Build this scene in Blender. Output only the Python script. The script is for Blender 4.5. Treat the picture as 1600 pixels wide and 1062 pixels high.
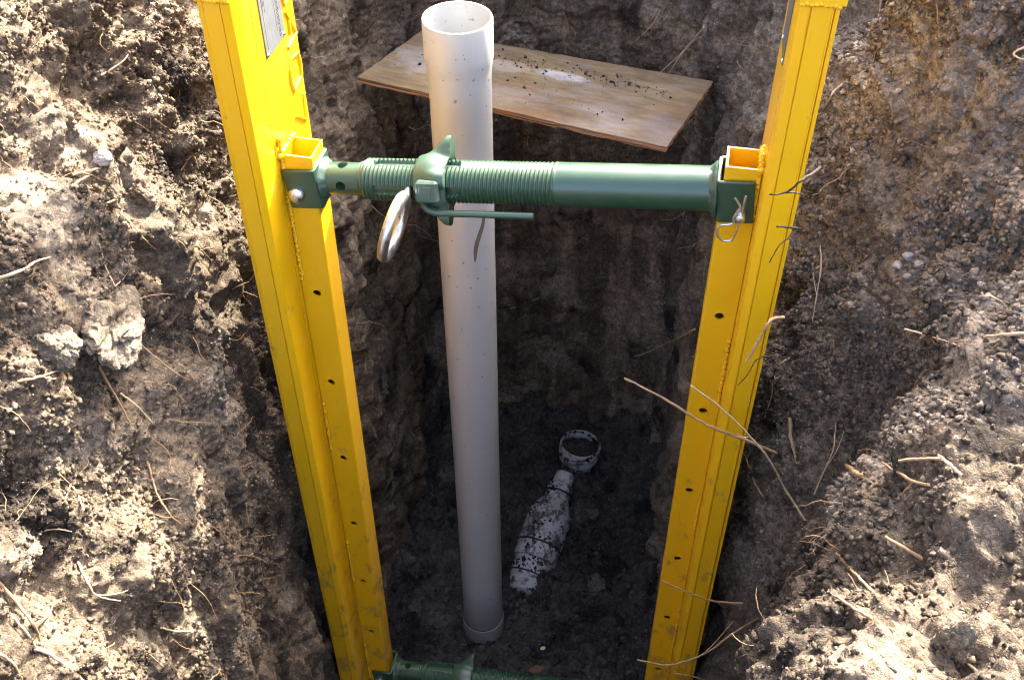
import bpy, math, random
import numpy as np
from mathutils import Vector, Matrix

# ------------------------------------------------------------------ camera, sky, sun
for o in list(bpy.data.objects):
    bpy.data.objects.remove(o)
scene = bpy.context.scene
COL = scene.collection
cam_d = bpy.data.cameras.new('camera')
cam = bpy.data.objects.new('camera', cam_d)
COL.objects.link(cam)
cam.location = (0, 0, 0)                      # eye level is z = 0; the trench floor lies 2.65 m below
cam.rotation_euler = (math.radians(46), 0, 0)
cam_d.sensor_width = 36
cam_d.lens = 36.9
cam_d.clip_start = 0.02
cam_d.clip_end = 900
scene.camera = cam

SUN = Vector((.448, .624, .640)).normalized()
world = bpy.data.worlds.new('World')
scene.world = world
world.use_nodes = True
wn = world.node_tree
wn.nodes.clear()
sky = wn.nodes.new('ShaderNodeTexSky')
sky.sky_type = 'NISHITA'
sky.sun_disc = False
sky.dust_density = 6
sky.ozone_density = .0
sky.air_density = .4
sky.sun_elevation = math.asin(SUN.z)
sky.sun_rotation = math.atan2(SUN.x, SUN.y)
bg = wn.nodes.new('ShaderNodeBackground')
bg.inputs['Strength'].default_value = .15
wo = wn.nodes.new('ShaderNodeOutputWorld')
wn.links.new(sky.outputs[0], bg.inputs[0])
wn.links.new(bg.outputs[0], wo.inputs[0])
sun_d = bpy.data.lights.new('sun', 'SUN')
sun_d.energy = 2.1
sun_d.angle = math.radians(.53)
sun_d.color = (1, .93, .79)
sun = bpy.data.objects.new('sun', sun_d)
COL.objects.link(sun)
sun.rotation_euler = (-SUN).to_track_quat('-Z', 'Y').to_euler()
sun.location = SUN * 20
scene.view_settings.view_transform = 'Standard'
scene.view_settings.look = 'None'
scene.view_settings.gamma = 1
scene.view_settings.exposure = 3.7
scene.cycles.filter_width = 1.1
scene.cycles.max_bounces = 6
scene.cycles.diffuse_bounces = 4
scene.cycles.adaptive_threshold = .02
scene.cycles.glossy_bounces = 3

rng = np.random.default_rng(7)
random.seed(7)
F = np.float32

# ------------------------------------------------------------------ noise
def ihash(ix, iy, iz, seed):
    h = (ix.astype(np.uint32) * np.uint32(374761393) + iy.astype(np.uint32) * np.uint32(668265263)
         + iz.astype(np.uint32) * np.uint32(2246822519) + np.uint32((seed * 3266489917 + 12345) & 0xffffffff))
    h ^= h >> np.uint32(15)
    h *= np.uint32(2246822519)
    h ^= h >> np.uint32(13)
    h *= np.uint32(3266489917)
    h ^= h >> np.uint32(16)
    return h

GR = np.array([(1,1,0),(-1,1,0),(1,-1,0),(-1,-1,0),(1,0,1),(-1,0,1),(1,0,-1),(-1,0,-1),
               (0,1,1),(0,-1,1),(0,1,-1),(0,-1,-1),(1,1,0),(-1,1,0),(0,-1,1),(0,-1,-1)], F)

def perlin(P, freq, seed=0):
    Q = (P * np.asarray(freq, F)).astype(F)
    I = np.floor(Q).astype(np.int64)
    f = (Q - I).astype(F)
    w = f * f * f * (f * (f * 6 - 15) + 10)
    res = []
    for dx in (0, 1):
        for dy in (0, 1):
            for dz in (0, 1):
                g = GR[(ihash(I[:, 0] + dx, I[:, 1] + dy, I[:, 2] + dz, seed) & np.uint32(15)).astype(np.int64)]
                res.append(g[:, 0] * (f[:, 0] - dx) + g[:, 1] * (f[:, 1] - dy) + g[:, 2] * (f[:, 2] - dz))
    a, b, c, d, e, g_, h, k = res
    wx, wy, wz = w[:, 0], w[:, 1], w[:, 2]
    a = a + (b - a) * wz; c = c + (d - c) * wz; e = e + (g_ - e) * wz; h = h + (k - h) * wz
    a = a + (c - a) * wy; e = e + (h - e) * wy
    return a + (e - a) * wx

def fbm(P, freq, octv, seed=0, gain=.5):
    s = 0; amp = 1.
    fr = np.asarray(freq, F)
    for i in range(octv):
        s = s + amp * perlin(P, fr, seed + i * 17)
        fr = fr * 2.03; amp *= gain
    return s

def worley(P, freq, seed=0):
    """distance to the nearest feature point and a random number of its cell"""
    Q = (P * F(freq)).astype(F)
    I = np.floor(Q - F(.5)).astype(np.int64)
    best = np.full(len(Q), 9, F); rnd = np.zeros(len(Q), F)
    for dx in (0, 1):
        for dy in (0, 1):
            for dz in (0, 1):
                J = I + np.array((dx, dy, dz))
                h = ihash(J[:, 0], J[:, 1], J[:, 2], seed)
                jx = (h & np.uint32(1023)).astype(F) / 1023
                jy = ((h >> np.uint32(10)) & np.uint32(1023)).astype(F) / 1023
                jz = ((h >> np.uint32(20)) & np.uint32(1023)).astype(F) / 1023
                d = (J[:, 0] + F(.12) + F(.76) * jx - Q[:, 0]) ** 2 + (J[:, 1] + F(.12) + F(.76) * jy - Q[:, 1]) ** 2 \
                    + (J[:, 2] + F(.12) + F(.76) * jz - Q[:, 2]) ** 2
                m = d < best
                best = np.where(m, d, best)
                rnd = np.where(m, ((h >> np.uint32(5)) & np.uint32(255)).astype(F) / 255, rnd)
    return np.sqrt(best), rnd

def blocks(P, freq, seed, hard=14.):
    """broken clods: every cell a facet of its own height and tilt"""
    Q = (P * F(freq)).astype(F)
    I = np.floor(Q - F(.5)).astype(np.int64)
    num = np.zeros(len(Q), F); den = np.full(len(Q), 1e-9, F)
    for dx in (0, 1):
        for dy in (0, 1):
            for dz in (0, 1):
                J = I + np.array((dx, dy, dz))
                h = ihash(J[:, 0], J[:, 1], J[:, 2], seed)
                r = [((h >> np.uint32(k)) & np.uint32(255)).astype(F) / 255 for k in (0, 8, 16)]
                v = [J[:, k] + F(.1) + F(.8) * r[k] - Q[:, k] for k in range(3)]
                d = v[0] ** 2 + v[1] ** 2 + v[2] ** 2
                g = ((h >> np.uint32(24)).astype(F) / 255 - F(.5)) + F(1.1) * (v[0] * (r[1] - F(.5)) + v[1] * (r[2] - F(.5)) + v[2] * (r[0] - F(.5)))
                w = np.exp(F(-hard) * d)
                num += w * (g - F(.35) * d); den += w
    return num / den

def granules(P, freq, seed):
    d, r = worley(P, freq, seed)
    return np.sqrt(np.maximum(0, 1 - (d / (.55 + .35 * r)) ** 2)) * (.55 + .45 * r)

def sstep(a, b, x):
    t = np.clip((x - a) / (b - a), 0, 1)
    return t * t * (3 - 2 * t)

# ------------------------------------------------------------------ mesh helpers
def set_props(o, label=None, cat=None, group=None, kind=None):
    if label: o['label'] = label
    if cat: o['category'] = cat
    if group: o['group'] = group
    if kind: o['kind'] = kind
    return o

def link(name, me, mat=None, parent=None, smooth=False):
    o = bpy.data.objects.new(name, me)
    COL.objects.link(o)
    if mat is not None and len(me.materials) == 0:
        me.materials.append(mat)
    if parent is not None:
        o.parent = parent
    if smooth:
        me.polygons.foreach_set('use_smooth', np.ones(len(me.polygons), bool))
    return o

def empty(name, loc=(0, 0, 0), rot=None, matrix=None):
    o = bpy.data.objects.new(name, None)
    COL.objects.link(o)
    o.empty_display_size = .05
    o.location = loc
    if rot: o.rotation_euler = rot
    if matrix is not None: o.matrix_world = matrix
    return o

def np_mesh(name, V, Fc):
    """V (n,3), Fc (m,3 or 4) arrays"""
    me = bpy.data.meshes.new(name)
    k = Fc.shape[1]
    me.vertices.add(len(V)); me.vertices.foreach_set('co', np.ascontiguousarray(V, F).ravel())
    me.loops.add(Fc.size); me.loops.foreach_set('vertex_index', np.ascontiguousarray(Fc, np.int32).ravel())
    me.polygons.add(len(Fc)); me.polygons.foreach_set('loop_start', np.arange(0, Fc.size, k, dtype=np.int32))
    me.update(calc_edges=True)
    return me

def grid_faces(n, m, close_n=False):
    i = np.arange(n if close_n else n - 1)[:, None]; j = np.arange(m - 1)[None, :]
    a = i * m + j; b = ((i + 1) % n) * m + j
    return np.stack([a, b, b + 1, a + 1], -1).reshape(-1, 4)

class MB:
    """collects shapes for ONE part"""
    def __init__(s): s.v = []; s.f = []
    def add(s, verts, faces):
        k = len(s.v); s.v += [tuple(v) for v in verts]; s.f += [tuple(i + k for i in q) for q in faces]
        return s
    def box(s, x0, x1, y0, y1, z0, z1, ch=0.0):
        if ch <= 0:
            return s.add([(x0,y0,z0),(x1,y0,z0),(x1,y1,z0),(x0,y1,z0),(x0,y0,z1),(x1,y0,z1),(x1,y1,z1),(x0,y1,z1)],
                         [(0,3,2,1),(4,5,6,7),(0,1,5,4),(1,2,6,5),(2,3,7,6),(3,0,4,7)])
        # chamfered along all three directions
        V = []; idx = {}
        for sx in (0, 1):
            for sy in (0, 1):
                for sz in (0, 1):
                    X = (x0, x1)[sx]; Y = (y0, y1)[sy]; Z = (z0, z1)[sz]
                    ax, ay, az = (ch if not sx else -ch), (ch if not sy else -ch), (ch if not sz else -ch)
                    for t, q in enumerate(((X, Y + ay, Z + az), (X + ax, Y, Z + az), (X + ax, Y + ay, Z))):
                        idx[(sx, sy, sz, t)] = len(V); V.append(q)
        g = lambda a, b, c, t: idx[(a, b, c, t)]
        Fs = []
        for e in (0, 1):
            Fs.append([g(e,0,0,0), g(e,1,0,0), g(e,1,1,0), g(e,0,1,0)][::(1 if e else -1)])
            Fs.append([g(0,e,0,1), g(0,e,1,1), g(1,e,1,1), g(1,e,0,1)][::(1 if e else -1)])
            Fs.append([g(0,0,e,2), g(1,0,e,2), g(1,1,e,2), g(0,1,e,2)][::(1 if e else -1)])
        for a_ in (0, 1):
            for b_ in (0, 1):
                Fs.append([g(a_,b_,0,0), g(a_,b_,1,0), g(a_,b_,1,1), g(a_,b_,0,1)])
                Fs.append([g(a_,0,b_,0), g(a_,1,b_,0), g(a_,1,b_,2), g(a_,0,b_,2)])
                Fs.append([g(0,a_,b_,1), g(1,a_,b_,1), g(1,a_,b_,2), g(0,a_,b_,2)])
                for c_ in (0, 1):
                    Fs.append([g(a_,b_,c_,0), g(a_,b_,c_,1), g(a_,b_,c_,2)])
        return s.add(V, Fs)
    def tube(s, pts, r, sides=8, cap=True, radii=None):
        P = [Vector(p) for p in pts]; n = len(P); V = []; Fs = []
        up = None
        for i, p in enumerate(P):
            d = (P[min(i + 1, n - 1)] - P[max(i - 1, 0)]).normalized()
            if up is None:
                up = d.orthogonal().normalized()
            up = (up - d * up.dot(d)).normalized()
            w = d.cross(up)
            rr = radii[i] if radii is not None else r
            for k in range(sides):
                t = 2 * math.pi * k / sides
                V.append(p + (up * math.cos(t) + w * math.sin(t)) * rr)
        for i in range(n - 1):
            for k in range(sides):
                k2 = (k + 1) % sides
                Fs.append((i * sides + k, i * sides + k2, (i + 1) * sides + k2, (i + 1) * sides + k))
        if cap:
            Fs.append(tuple(range(sides))[::-1]); Fs.append(tuple((n - 1) * sides + k for k in range(sides)))
        return s.add(V, Fs)
    def lathe(s, prof, seg=48, axis='z', org=(0, 0, 0)):
        """prof: (radius, height) list, open ends"""
        V = []; n = len(prof)
        for r, h in prof:
            for k in range(seg):
                t = 2 * math.pi * k / seg
                c, q = r * math.cos(t), r * math.sin(t)
                V.append({'z': (c, q, h), 'x': (h, c, q), 'y': (q, h, c)}[axis])
        V = [(v[0] + org[0], v[1] + org[1], v[2] + org[2]) for v in V]
        Fs = [(i * seg + k, i * seg + (k + 1) % seg, (i + 1) * seg + (k + 1) % seg, (i + 1) * seg + k)
              for i in range(n - 1) for k in range(seg)]
        return s.add(V, Fs)
    def prism(s, poly, z0, z1):
        n = len(poly)
        V = [(x, y, z0) for x, y in poly] + [(x, y, z1) for x, y in poly]
        Fs = [(i, (i + 1) % n, n + (i + 1) % n, n + i) for i in range(n)]
        Fs += [tuple(range(n))[::-1], tuple(range(n, 2 * n))]
        return s.add(V, Fs)
    def build(s, name, mat, parent=None, smooth=None, mirror=False):
        V = s.v
        Fs = s.f
        if mirror:
            V = [(-x, y, z) for x, y, z in V]; Fs = [q[::-1] for q in Fs]
        me = bpy.data.meshes.new(name)
        me.from_pydata(V, [], Fs)
        o = link(name, me, mat, parent)
        import bmesh
        bm = bmesh.new(); bm.from_mesh(me)
        bmesh.ops.recalc_face_normals(bm, faces=bm.faces)
        bm.to_mesh(me); bm.free()
        if smooth is not None:
            me.polygons.foreach_set('use_smooth', np.ones(len(me.polygons), bool))
            me.set_sharp_from_angle(angle=math.radians(smooth))
        return o

def smooth_path(pts, sub=6, jit=0.0):
    P = [Vector(p) for p in pts]
    out = []
    for i in range(len(P) - 1):
        p0 = P[max(i - 1, 0)]; p1 = P[i]; p2 = P[i + 1]; p3 = P[min(i + 2, len(P) - 1)]
        for k in range(sub):
            t = k / sub
            q = .5 * ((2 * p1) + (p2 - p0) * t + (2 * p0 - 5 * p1 + 4 * p2 - p3) * t * t + (3 * p1 - p0 - 3 * p2 + p3) * t ** 3)
            if jit: q = q + Vector((random.gauss(0, jit), random.gauss(0, jit), random.gauss(0, jit)))
            out.append(q)
    out.append(P[-1])
    return out

# ------------------------------------------------------------------ materials
def new_mat(name):
    m = bpy.data.materials.new(name); m.use_nodes = True
    nt = m.node_tree
    return m, nt, nt.nodes['Principled BSDF']

class NG:
    def __init__(s, nt):
        s.nt = nt; s.tc = nt.nodes.new('ShaderNodeTexCoord')
    def coord(s, scale=(1, 1, 1), loc=(0, 0, 0), rot=(0, 0, 0)):
        mp = s.nt.nodes.new('ShaderNodeMapping')
        mp.inputs['Scale'].default_value = scale; mp.inputs['Location'].default_value = loc
        mp.inputs['Rotation'].default_value = rot
        s.nt.links.new(s.tc.outputs['Object'], mp.inputs[0]); return mp.outputs[0]
    def noise(s, scale, detail=3, rough=.55, vec=None, dist=0):
        n = s.nt.nodes.new('ShaderNodeTexNoise')
        n.inputs['Scale'].default_value = scale; n.inputs['Detail'].default_value = detail
        n.inputs['Roughness'].default_value = rough; n.inputs['Distortion'].default_value = dist
        s.nt.links.new(vec if vec is not None else s.tc.outputs['Object'], n.inputs['Vector']); return n.outputs['Fac']
    def voro(s, scale, out='Color', vec=None, feature='F1'):
        n = s.nt.nodes.new('ShaderNodeTexVoronoi'); n.feature = feature
        n.inputs['Scale'].default_value = scale
        s.nt.links.new(vec if vec is not None else s.tc.outputs['Object'], n.inputs['Vector']); return n.outputs[out]
    def ramp(s, fac, stops, interp='LINEAR'):
        r = s.nt.nodes.new('ShaderNodeValToRGB'); r.color_ramp.interpolation = interp
        e = r.color_ramp.elements
        while len(e) < len(stops): e.new(.5)
        for k, (p, c) in enumerate(stops):
            e[k].position = p; e[k].color = (c if len(c) == 4 else (*c, 1)) if isinstance(c, tuple) else (c, c, c, 1)
        s.nt.links.new(fac, r.inputs[0]); return r.outputs[0]
    def mix(s, fac, a, b, blend='MIX'):
        n = s.nt.nodes.new('ShaderNodeMix'); n.data_type = 'RGBA'; n.blend_type = blend
        for sock, v in ((n.inputs[0], fac), (n.inputs[6], a), (n.inputs[7], b)):
            if hasattr(v, 'links') or isinstance(v, bpy.types.NodeSocket): s.nt.links.new(v, sock)
            elif isinstance(v, tuple): sock.default_value = (*v, 1)
            else: sock.default_value = v
        return n.outputs[2]
    def math(s, op, a, b=0.):
        n = s.nt.nodes.new('ShaderNodeMath'); n.operation = op
        for sock, v in ((n.inputs[0], a), (n.inputs[1], b)):
            if isinstance(v, bpy.types.NodeSocket): s.nt.links.new(v, sock)
            else: sock.default_value = v
        return n.outputs[0]
    def bump(s, h, dist, strength=1., nrm=None):
        n = s.nt.nodes.new('ShaderNodeBump'); n.inputs['Distance'].default_value = dist; n.inputs['Strength'].default_value = strength
        s.nt.links.new(h, n.inputs['Height'])
        if nrm is not None: s.nt.links.new(nrm, n.inputs['Normal'])
        return n.outputs[0]
    def sep(s, vec=None):
        n = s.nt.nodes.new('ShaderNodeSeparateXYZ'); s.nt.links.new(vec if vec is not None else s.tc.outputs['Object'], n.inputs[0]); return n.outputs

def soil_mat(name, cols, clay, dark, clay_at=.58, humus=.42, pieces=False):
    m, nt, b = new_mat(name); g = NG(nt)
    base = g.ramp(g.noise(3.1, 5, .6), [(.30, cols[0]), (.5, cols[1]), (.72, cols[2])])
    if name.startswith('soil_back'):            # smears of paler clay dragged down the face
        base = g.mix(g.ramp(g.noise(9, 4, .6, g.coord((1, 1, .10), (2, 5, 1))), [(.52, 0.), (.64, .85)]), base, clay)
    base = g.mix(g.ramp(g.noise(7.5, 4, .6, g.coord(loc=(3, 1, 7))), [(humus - .1, 1.), (humus, 0.)]), base, dark)
    base = g.mix(g.ramp(g.noise(4.6, 3, .5, g.coord(loc=(9, 4, 2))), [(clay_at, 0.), (clay_at + .08, .75)]), base, clay)
    cell = g.ramp(g.voro(120, 'Color'), [(0., .52), (.55, 1.), (1., 1.42)])
    base = g.mix(1., base, cell, 'MULTIPLY')
    fine = g.ramp(g.noise(230, 4, .8), [(.28, .36), (.5, 1.), (.72, 1.62)])
    base = g.mix(1., base, fine, 'MULTIPLY')
    base = g.mix(g.ramp(g.noise(190, 1, .5, g.coord(loc=(1, 8, 3))), [(.72, 0.), (.75, .7)]), base, (.46, .42, .36))
    if pieces:                                  # every loose crumb a little lighter or darker
        gm = nt.nodes.new('ShaderNodeNewGeometry')
        base = g.mix(1., base, g.ramp(gm.outputs['Random Per Island'], [(0., .60), (.5, 1.02), (.85, 1.30), (1., 1.75)]), 'MULTIPLY')
    nt.links.new(base, b.inputs['Base Color'])
    b.inputs['Roughness'].default_value = .93
    b.inputs['Specular IOR Level'].default_value = .18
    h = g.noise(330, 3, .7)
    nt.links.new(g.bump(h, .0048, 1.), b.inputs['Normal'])
    return m

M = {}
SOILS = {
    'soil': (((.098, .075, .052), (.160, .124, .086), (.232, .184, .130)), (.270, .226, .166), (.042, .033, .026), .57, .47),
    'soil_right': (((.130, .105, .079), (.198, .162, .123), (.270, .228, .178)), (.310, .270, .213), (.070, .056, .043), .60, .45),
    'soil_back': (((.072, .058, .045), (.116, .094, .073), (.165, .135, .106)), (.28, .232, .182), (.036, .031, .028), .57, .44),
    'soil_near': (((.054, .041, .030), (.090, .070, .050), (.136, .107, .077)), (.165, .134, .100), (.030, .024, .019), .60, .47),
    'loam': (((.042, .040, .039), (.062, .059, .058), (.095, .090, .086)), (.145, .138, .131), (.024, .023, .023), .60, .47)}
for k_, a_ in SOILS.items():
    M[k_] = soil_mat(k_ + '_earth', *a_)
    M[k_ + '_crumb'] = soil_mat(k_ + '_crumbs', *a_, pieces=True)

def paint_mat(name, col, rough, dirt=(.16, .12, .08), dirt_amt=.25, coat=.3, bump=.0003, splash=False):
    m, nt, b = new_mat(name); g = NG(nt)
    base = g.mix(g.ramp(g.noise(6, 4, .6), [(.35, 0.), (.75, .28)]), col, tuple(c * .80 for c in col))
    base = g.mix(g.ramp(g.noise(150, 2, .5), [(.70, 0.), (.76, dirt_amt)]), base, dirt)
    base = g.mix(g.ramp(g.noise(14, 5, .65, g.coord((1, 1, .35))), [(.60, 0.), (.85, dirt_amt)]), base, dirt)
    base = g.mix(g.ramp(g.noise(120, 3, .6, g.coord((1, 1, .05), (3, 1, 2))), [(.67, 0.), (.71, .45)]), base, tuple(c * .45 for c in col))
    base = g.mix(g.ramp(g.noise(33, 6, .8, g.coord(loc=(6, 2, 4))), [(.655, 0.), (.70, .55)]), base, dirt)
    if splash:                                  # mud splashed up from the trench floor
        zz = g.math('SUBTRACT', g.noise(26, 6, .75, g.coord((1, 1, .6), (2, 2, 9))), g.math('MULTIPLY', g.sep()[2], .11))
        base = g.mix(g.ramp(zz, [(.46, 0.), (.56, .6)]), base, dirt)
    nt.links.new(base, b.inputs['Base Color'])
    nt.links.new(g.ramp(g.noise(25, 3), [(.3, rough - .06), (.7, rough + .1)]), b.inputs['Roughness'])
    b.inputs['Coat Weight'].default_value = coat; b.inputs['Coat Roughness'].default_value = .3
    nt.links.new(g.bump(g.noise(420, 2), bump, .5), b.inputs['Normal'])
    return m

M['yellow'] = paint_mat('yellow_paint', (.80, .448, .004), .34, dirt_amt=.26, splash=True)
M['green'] = paint_mat('green_paint', (.018, .058, .027), .40, dirt=(.12, .13, .11), dirt_amt=.3, coat=.7)
M['green_worn'] = paint_mat('worn_green_paint', (.036, .075, .046), .42, dirt=(.34, .40, .34), dirt_amt=.7, coat=.25)

def metal_mat(name, col, rough):
    m, nt, b = new_mat(name); g = NG(nt)
    base = g.mix(g.ramp(g.noise(90, 4, .7), [(.3, 0.), (.8, .7)]), col, tuple(c * .55 for c in col))
    nt.links.new(base, b.inputs['Base Color'])
    b.inputs['Metallic'].default_value = 1.
    nt.links.new(g.ramp(g.noise(120, 3), [(.3, rough - .08), (.7, rough + .14)]), b.inputs['Roughness'])
    nt.links.new(g.bump(g.noise(300, 3), .0004, .5), b.inputs['Normal'])
    return m
M['galv'] = metal_mat('galvanised_steel', (.72, .73, .75), .34)
M['plate'] = None

def pvc_mat(name, col, dirt, speck=.5, low=None):
    m, nt, b = new_mat(name); g = NG(nt)
    base = g.mix(g.ramp(g.noise(5, 3), [(.35, 0.), (.7, .5)]), col, tuple(c * .88 for c in col))
    base = g.mix(g.ramp(g.noise(95, 2, .5), [(.69, 0.), (.73, speck)]), base, dirt)
    base = g.mix(g.ramp(g.noise(16, 4, .7, g.coord((1, 1, .12))), [(.66, 0.), (.8, speck * .6)]), base, dirt)
    base = g.mix(g.ramp(g.noise(42, 5, .8, g.coord((1, 1, .5), (5, 2, 8))), [(.68, 0.), (.72, speck * .7)]), base, dirt)
    base = g.mix(g.ramp(g.noise(3.5, 4, .7, g.coord((1, 1, .4))), [(.5, 0.), (.75, .3)]), base, tuple(c * .6 for c in col))
    if low is not None:     # mud smeared round the foot of the pipe
        z = g.math('ADD', g.sep()[2], g.math('MULTIPLY', g.noise(14, 4, .7), .34))
        base = g.mix(g.ramp(z, [(low[0], .75), (low[1], 0.)]), base, dirt)
    nt.links.new(base, b.inputs['Base Color'])
    nt.links.new(g.ramp(g.noise(30, 3), [(.3, .30), (.75, .48)]), b.inputs['Roughness'])
    nt.links.new(g.bump(g.noise(60, 4, .6), .0006, .3), b.inputs['Normal'])
    return m
M['pvc'] = pvc_mat('pvc_pipe', (.43, .444, .440), (.075, .085, .07), .75, low=(.0, .40))
M['pvc_in'] = pvc_mat('pvc_pipe_inside', (.42, .428, .42), (.075, .085, .07), .6)

def muddy_pvc():
    m, nt, b = new_mat('muddy_pvc'); g = NG(nt)
    mask = g.ramp(g.math('ADD', g.noise(38, 5, .65), g.math('MULTIPLY', g.noise(9, 3), .35)), [(.665, 0.), (.78, .95)])
    base = g.mix(g.ramp(g.noise(12, 4), [(.4, 0.), (.7, .6)]), (.48, .485, .50), (.27, .255, .24))
    base = g.mix(mask, base, (.055, .050, .047))
    nt.links.new(base, b.inputs['Base Color'])
    b.inputs['Roughness'].default_value = .55
    nt.links.new(g.bump(g.noise(60, 4), .004, .6), b.inputs['Normal'])
    return m
M['muddy'] = muddy_pvc()

def plain_mat(name, col, rough=.7, var=.3, scale=60):
    m, nt, b = new_mat(name); g = NG(nt)
    base = g.mix(g.ramp(g.noise(scale, 4, .65), [(.3, 0.), (.75, 1.)]), col, tuple(c * (1 - var) for c in col))
    nt.links.new(base, b.inputs['Base Color']); b.inputs['Roughness'].default_value = rough
    nt.links.new(g.bump(g.noise(scale * 4, 3), .001, .5), b.inputs['Normal'])
    return m
M['plate'] = plain_mat('brushed_label', (.15, .16, .165), .32, .25, 40)
M['root_pale'] = plain_mat('pale_root', (.60, .46, .28), .75, .4, 90)
M['root_tan'] = plain_mat('tan_root', (.40, .25, .125), .8, .4, 90)
M['root_dark'] = plain_mat('dark_root', (.036, .023, .015), .85, .5, 90)
M['rubber'] = plain_mat('black_rubber', (.02, .022, .03), .5, .3)
M['blue'] = plain_mat('blue_gasket', (.02, .035, .11), .5, .3)
M['ink'] = plain_mat('black_ink', (.02, .02, .022), .5, .2)
M['stone'] = plain_mat('pale_stone', (.36, .34, .31), .85, .5, 70)
M['claylump'] = soil_mat('grey_clay', ((.13, .108, .078), (.18, .15, .108), (.23, .195, .145)), (.21, .18, .135), (.09, .074, .056), .6, .42)
M['floorclod'] = soil_mat('grey_floor_clod', ((.09, .085, .08), (.12, .113, .105), (.15, .142, .132)), (.17, .16, .15), (.06, .057, .055), .6, .42)
M['brownclod'] = M['soil']
M['chip'] = plain_mat('bright_chip', (.75, .68, .45), .6, .2, 60)
M['brown'] = plain_mat('brown_clod', (.20, .11, .06), .8, .4, 40)

def wood_mat():
    m, nt, b = new_mat('weathered_plywood'); g = NG(nt)
    v = g.coord((3.6, 26, 26))
    grain = g.noise(1.5, 7, .68, v, 1.1)
    base = g.ramp(grain, [(.28, (.085, .055, .024)), (.42, (.185, .132, .064)), (.58, (.285, .220, .115)), (.76, (.37, .31, .18))])
    base = g.mix(g.ramp(g.noise(4.5, 4, .6), [(.42, 0.), (.62, .8)]), base, (.20, .115, .052))
    base = g.mix(g.ramp(g.noise(7, 5, .65, g.coord((.5, 1, 1), (4, 2, 1))), [(.53, 0.), (.70, .6)]), base, (.36, .33, .31))
    x, y, z = g.sep()
    def patch(cx, cy, rx, ry, col, amt):
        dx = g.math('DIVIDE', g.math('SUBTRACT', x, cx), rx); dy = g.math('DIVIDE', g.math('SUBTRACT', y, cy), ry)
        r = g.math('SQRT', g.math('ADD', g.math('MULTIPLY', dx, dx), g.math('MULTIPLY', dy, dy)))
        r = g.math('ADD', r, g.math('MULTIPLY', g.math('SUBTRACT', g.noise(34, 6, .75), .5), 2.0))
        return g.mix(g.ramp(r, [(.55, amt), (1.05, 0.)]), base, col)
    base = patch(-.255, .0, .085, .075, (.36, .325, .285), .75)
    base = patch(-.085, .035, .06, .035, (.40, .36, .315), .6)
    base = patch(.045, .045, .068, .020, (.52, .50, .485), .85)
    base = patch(.30, -.075, .05, .07, (.20, .175, .165), .6)
    base = patch(-.02, -.065, .12, .03, (.36, .315, .265), .5)
    base = g.mix(g.ramp(g.noise(3.2, 5, .7, g.coord((.8, 2.2, 1), (7, 3, 1))), [(.46, 0.), (.68, .85)]), base, (.095, .060, .036))
    base = g.mix(g.ramp(g.noise(11, 6, .75, g.coord((.5, 1.6, 1), (1, 9, 4))), [(.52, 0.), (.66, .7)]), base, (.235, .215, .195))
    base = g.mix(g.ramp(g.noise(210, 2, .5), [(.66, 0.), (.70, .85)]), base, (.05, .042, .036))
    nt.links.new(base, b.inputs['Base Color']); b.inputs['Roughness'].default_value = .72
    nt.links.new(g.bump(grain, .0012, .6), b.inputs['Normal'])
    return m
M['wood'] = wood_mat()

def ply_edge():
    m, nt, b = new_mat('plywood_edge'); g = NG(nt)
    z = g.noise(1.5, 3, .6, g.coord((3, 3, 260)))
    nt.links.new(g.ramp(z, [(.35, (.10, .045, .02)), (.5, (.30, .15, .065)), (.65, (.46, .28, .14))]), b.inputs['Base Color'])
    b.inputs['Roughness'].default_value = .8
    return m
M['ply_edge'] = ply_edge()

# ------------------------------------------------------------------ the excavation
# Every control of the pit outline: base point, outward direction, profile of (offset outward, height) from floor to ground.
PL_ = [(0, -2.78), (0, -2.2), (.005, -1.7), (.025, -1.35), (.08, -1.05), (.18, -.75), (.31, -.45), (.44, -.2), (.68, -.12)]
PB_ = [(.13, -2.78), (.10, -2.2), (.04, -1.7), (0, -1.35), (.02, -1.12), (.07, -.75), (.12, -.45), (.2, -.2), (.5, -.12)]
PR_ = [(0, -2.78), (0, -2.2), (0, -1.7), (.01, -1.35), (.06, -1.08), (.24, -.8), (.44, -.5), (.66, -.22), (.95, -.12)]
PK_ = [(0, -2.78), (0, -2.2), (0, -1.7), (.01, -1.35), (.04, -1.08), (.12, -.8), (.22, -.5), (.42, -.22), (.9, -.12)]
PM_ = [(0, -2.78), (0, -2.2), (0, -1.7), (.01, -1.35), (.05, -1.08), (.19, -.8), (.34, -.5), (.56, -.22), (.92, -.12)]
PA_ = [(0, -2.78), (0, -2.2), (0, -1.7), (.03, -1.35), (.09, -1.08), (.20, -.84), (.40, -.56), (.62, -.30), (.95, -.2)]
PS_ = [(0, -2.78), (0, -2.2), (-.01, -1.7), (-.01, -1.35), (0, -1.08), (.04, -.90), (.13, -.82), (.36, -.78), (.9, -.72)]
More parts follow.
